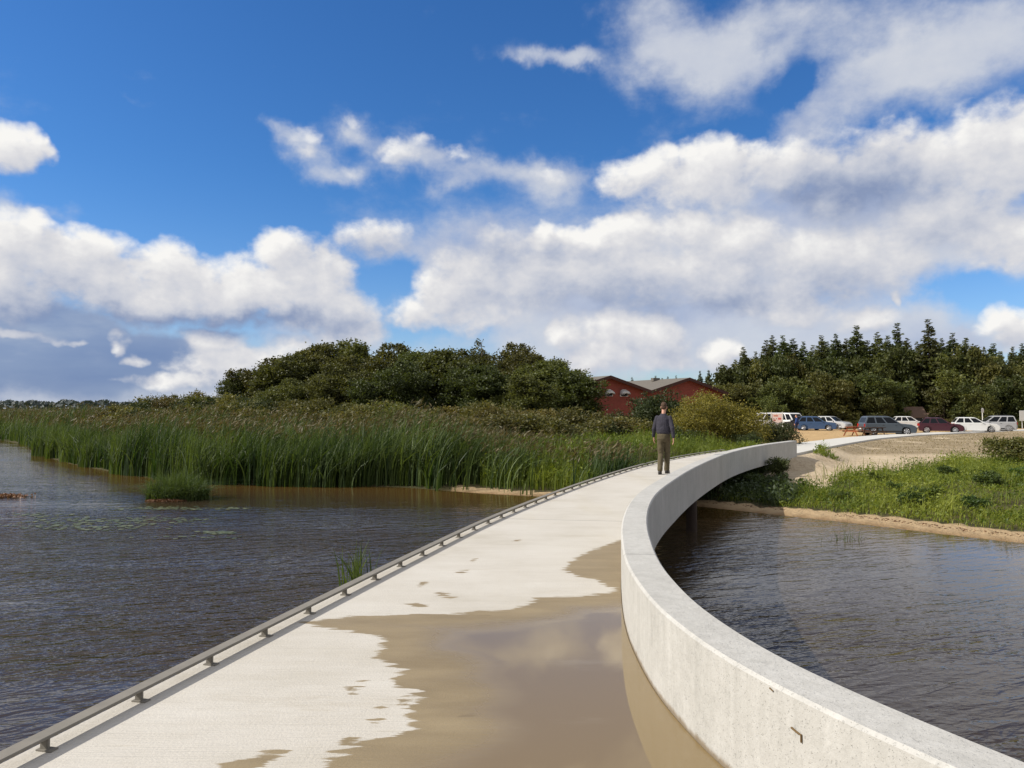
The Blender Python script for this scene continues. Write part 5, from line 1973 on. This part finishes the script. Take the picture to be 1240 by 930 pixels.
def picnic(label, mat):
    t = thing('picnic_table', label, 'picnic table')
    tp = MB()
    for k in range(5):
        tp.box((0, -.30 + k * .15, .74), (1.8, .13, .04), bevel=.005)
    tp.build('table_top', mat, t)
    for sg in (-1, 1):
        be = MB()
        for k in range(2):
            be.box((0, sg * (.62 + k * .14), .44), (1.8, .125, .04), bevel=.005)
        be.build('bench', mat, t)
    for sx in (-.6, .6):
        fr = MB()
        fr.tube([(sx, -.62, 0), (sx, -.22, .72)], .045, 6).tube([(sx, .62, 0), (sx, .22, .72)], .045, 6)
        fr.box((sx + .05, 0, .395), (.04, 1.5, .09)).box((sx + .05, 0, .69), (.04, .7, .06))
        fr.build('leg_frame', mat, t)
    return t


for (px, py, rz, lab, mt) in [(1035, 527.5, rad(35), 'red-brown wooden picnic table behind the tail of the grey-blue estate car', M['redwood']), (1058, 528.2, rad(15), 'dark wooden picnic table in front of the grey-blue estate car', M['darkwood'])]:
    t = picnic(lab, mt)
    p = at(px, py, z=PARKZ)
    t.location = (p.x, p.y, float(ground_z(np.array([p.x]), np.array([p.y]))[0]))
    t.rotation_euler = (0, 0, rz)

# huts at the forest edge
M['hut_wall'] = plain('grey_white_boards', (.42, .42, .42), .8, .3, var=.12)
M['hut_roof'] = plain('brown_shingle_roof', (.115, .075, .055), .9, .2, var=.2, scale=5)


def hut(label, px, top_py, Yd, wd, dp, hgt):
    p = at(px, top_py, Y=Yd)
    t = thing('hut', label, 'hut', (p.x, p.y, PARKZ))
    H = p.z - PARKZ
    ev = H - hgt
    MB().prism([(-dp / 2 + .2, -.1), (dp / 2 - .2, -.1), (dp / 2 - .2, ev), (0, H - .12), (-dp / 2 + .2, ev)], 0, -wd / 2 + .15, wd / 2 - .15).build('wall', M['hut_wall'], t)
    MB().prism([(0, H), (dp / 2, ev - .05), (dp / 2, ev - .15), (0, H - .10), (-dp / 2, ev - .15), (-dp / 2, ev - .05)], 0, -wd / 2, wd / 2).build('roof', M['hut_roof'], t)
    MB().box((.2, -dp / 2 + .19, ev * .45), (.8, .05, ev * .9)).build('door', M['blk'], t)
    return t


hut('small hut with a broad brown roof at the forest edge behind the white hatchback', 1105, 492.5, 97, 2.6, 2.6, 1.25)
hut('low pale shed in the shade between spruce trunks, right of the brown-roofed hut', 1127, 500, 101, 2.6, 2.0, .35)
# posts
o = thing('post', 'tall thin pale post at the forest edge above the white hatchback', 'post')
MB().tube([(0, 0, -.2), (0, 0, 2.4)], .05, 8).build('pole', M['white'], o)
MB().box((0, -.06, 2.1), (.30, .02, .45)).build('plate', M['hut_wall'], o)
o.location = at(1190, 519, z=PARKZ)
o = thing('sign_post', 'pale signboard on a post at the right edge of the car park', 'sign')
MB().tube([(0, 0, -.2), (0, 0, 2.0)], .05, 8).build('pole', M['hut_wall'], o)
MB().box((0, -.08, 1.5), (.7, .04, 1.2), bevel=.01).build('plate', M['white'], o)
o.location = at(1238, 519, z=PARKZ)

# dry twig stuck to the wall's inner face
M['twig'] = plain('dry_twig', (.13, .085, .04), .9, .2)


def wall_pt(px, py):
    best = None
    for yy in np.linspace(2.0, 6, 400):
        x = float(RIGHT(yy))
        u = x / yy
        qx = 620 + FOC * u
        if best is None or abs(qx - px) < best[0]:
            best = (abs(qx - px), x, yy)
    _, x, yy = best
    return Vector((x - .004, yy, at(px, py, Y=yy).z))


for (q, lab, ss) in [([(955, 881), (961, 887), (966, 890), (967, 899)], 'small brown twig stuck to the inner face of the parapet', .006), ([(929, 833), (933, 837)], 'tiny dry leaf stalk stuck to the parapet just above the twig', .004)]:
    pts = [wall_pt(*a_) for a_ in q]
    o = MB().tube(pts, ss * .7, 6).build('twig', M['twig'])
    tag(o, lab, 'twig')
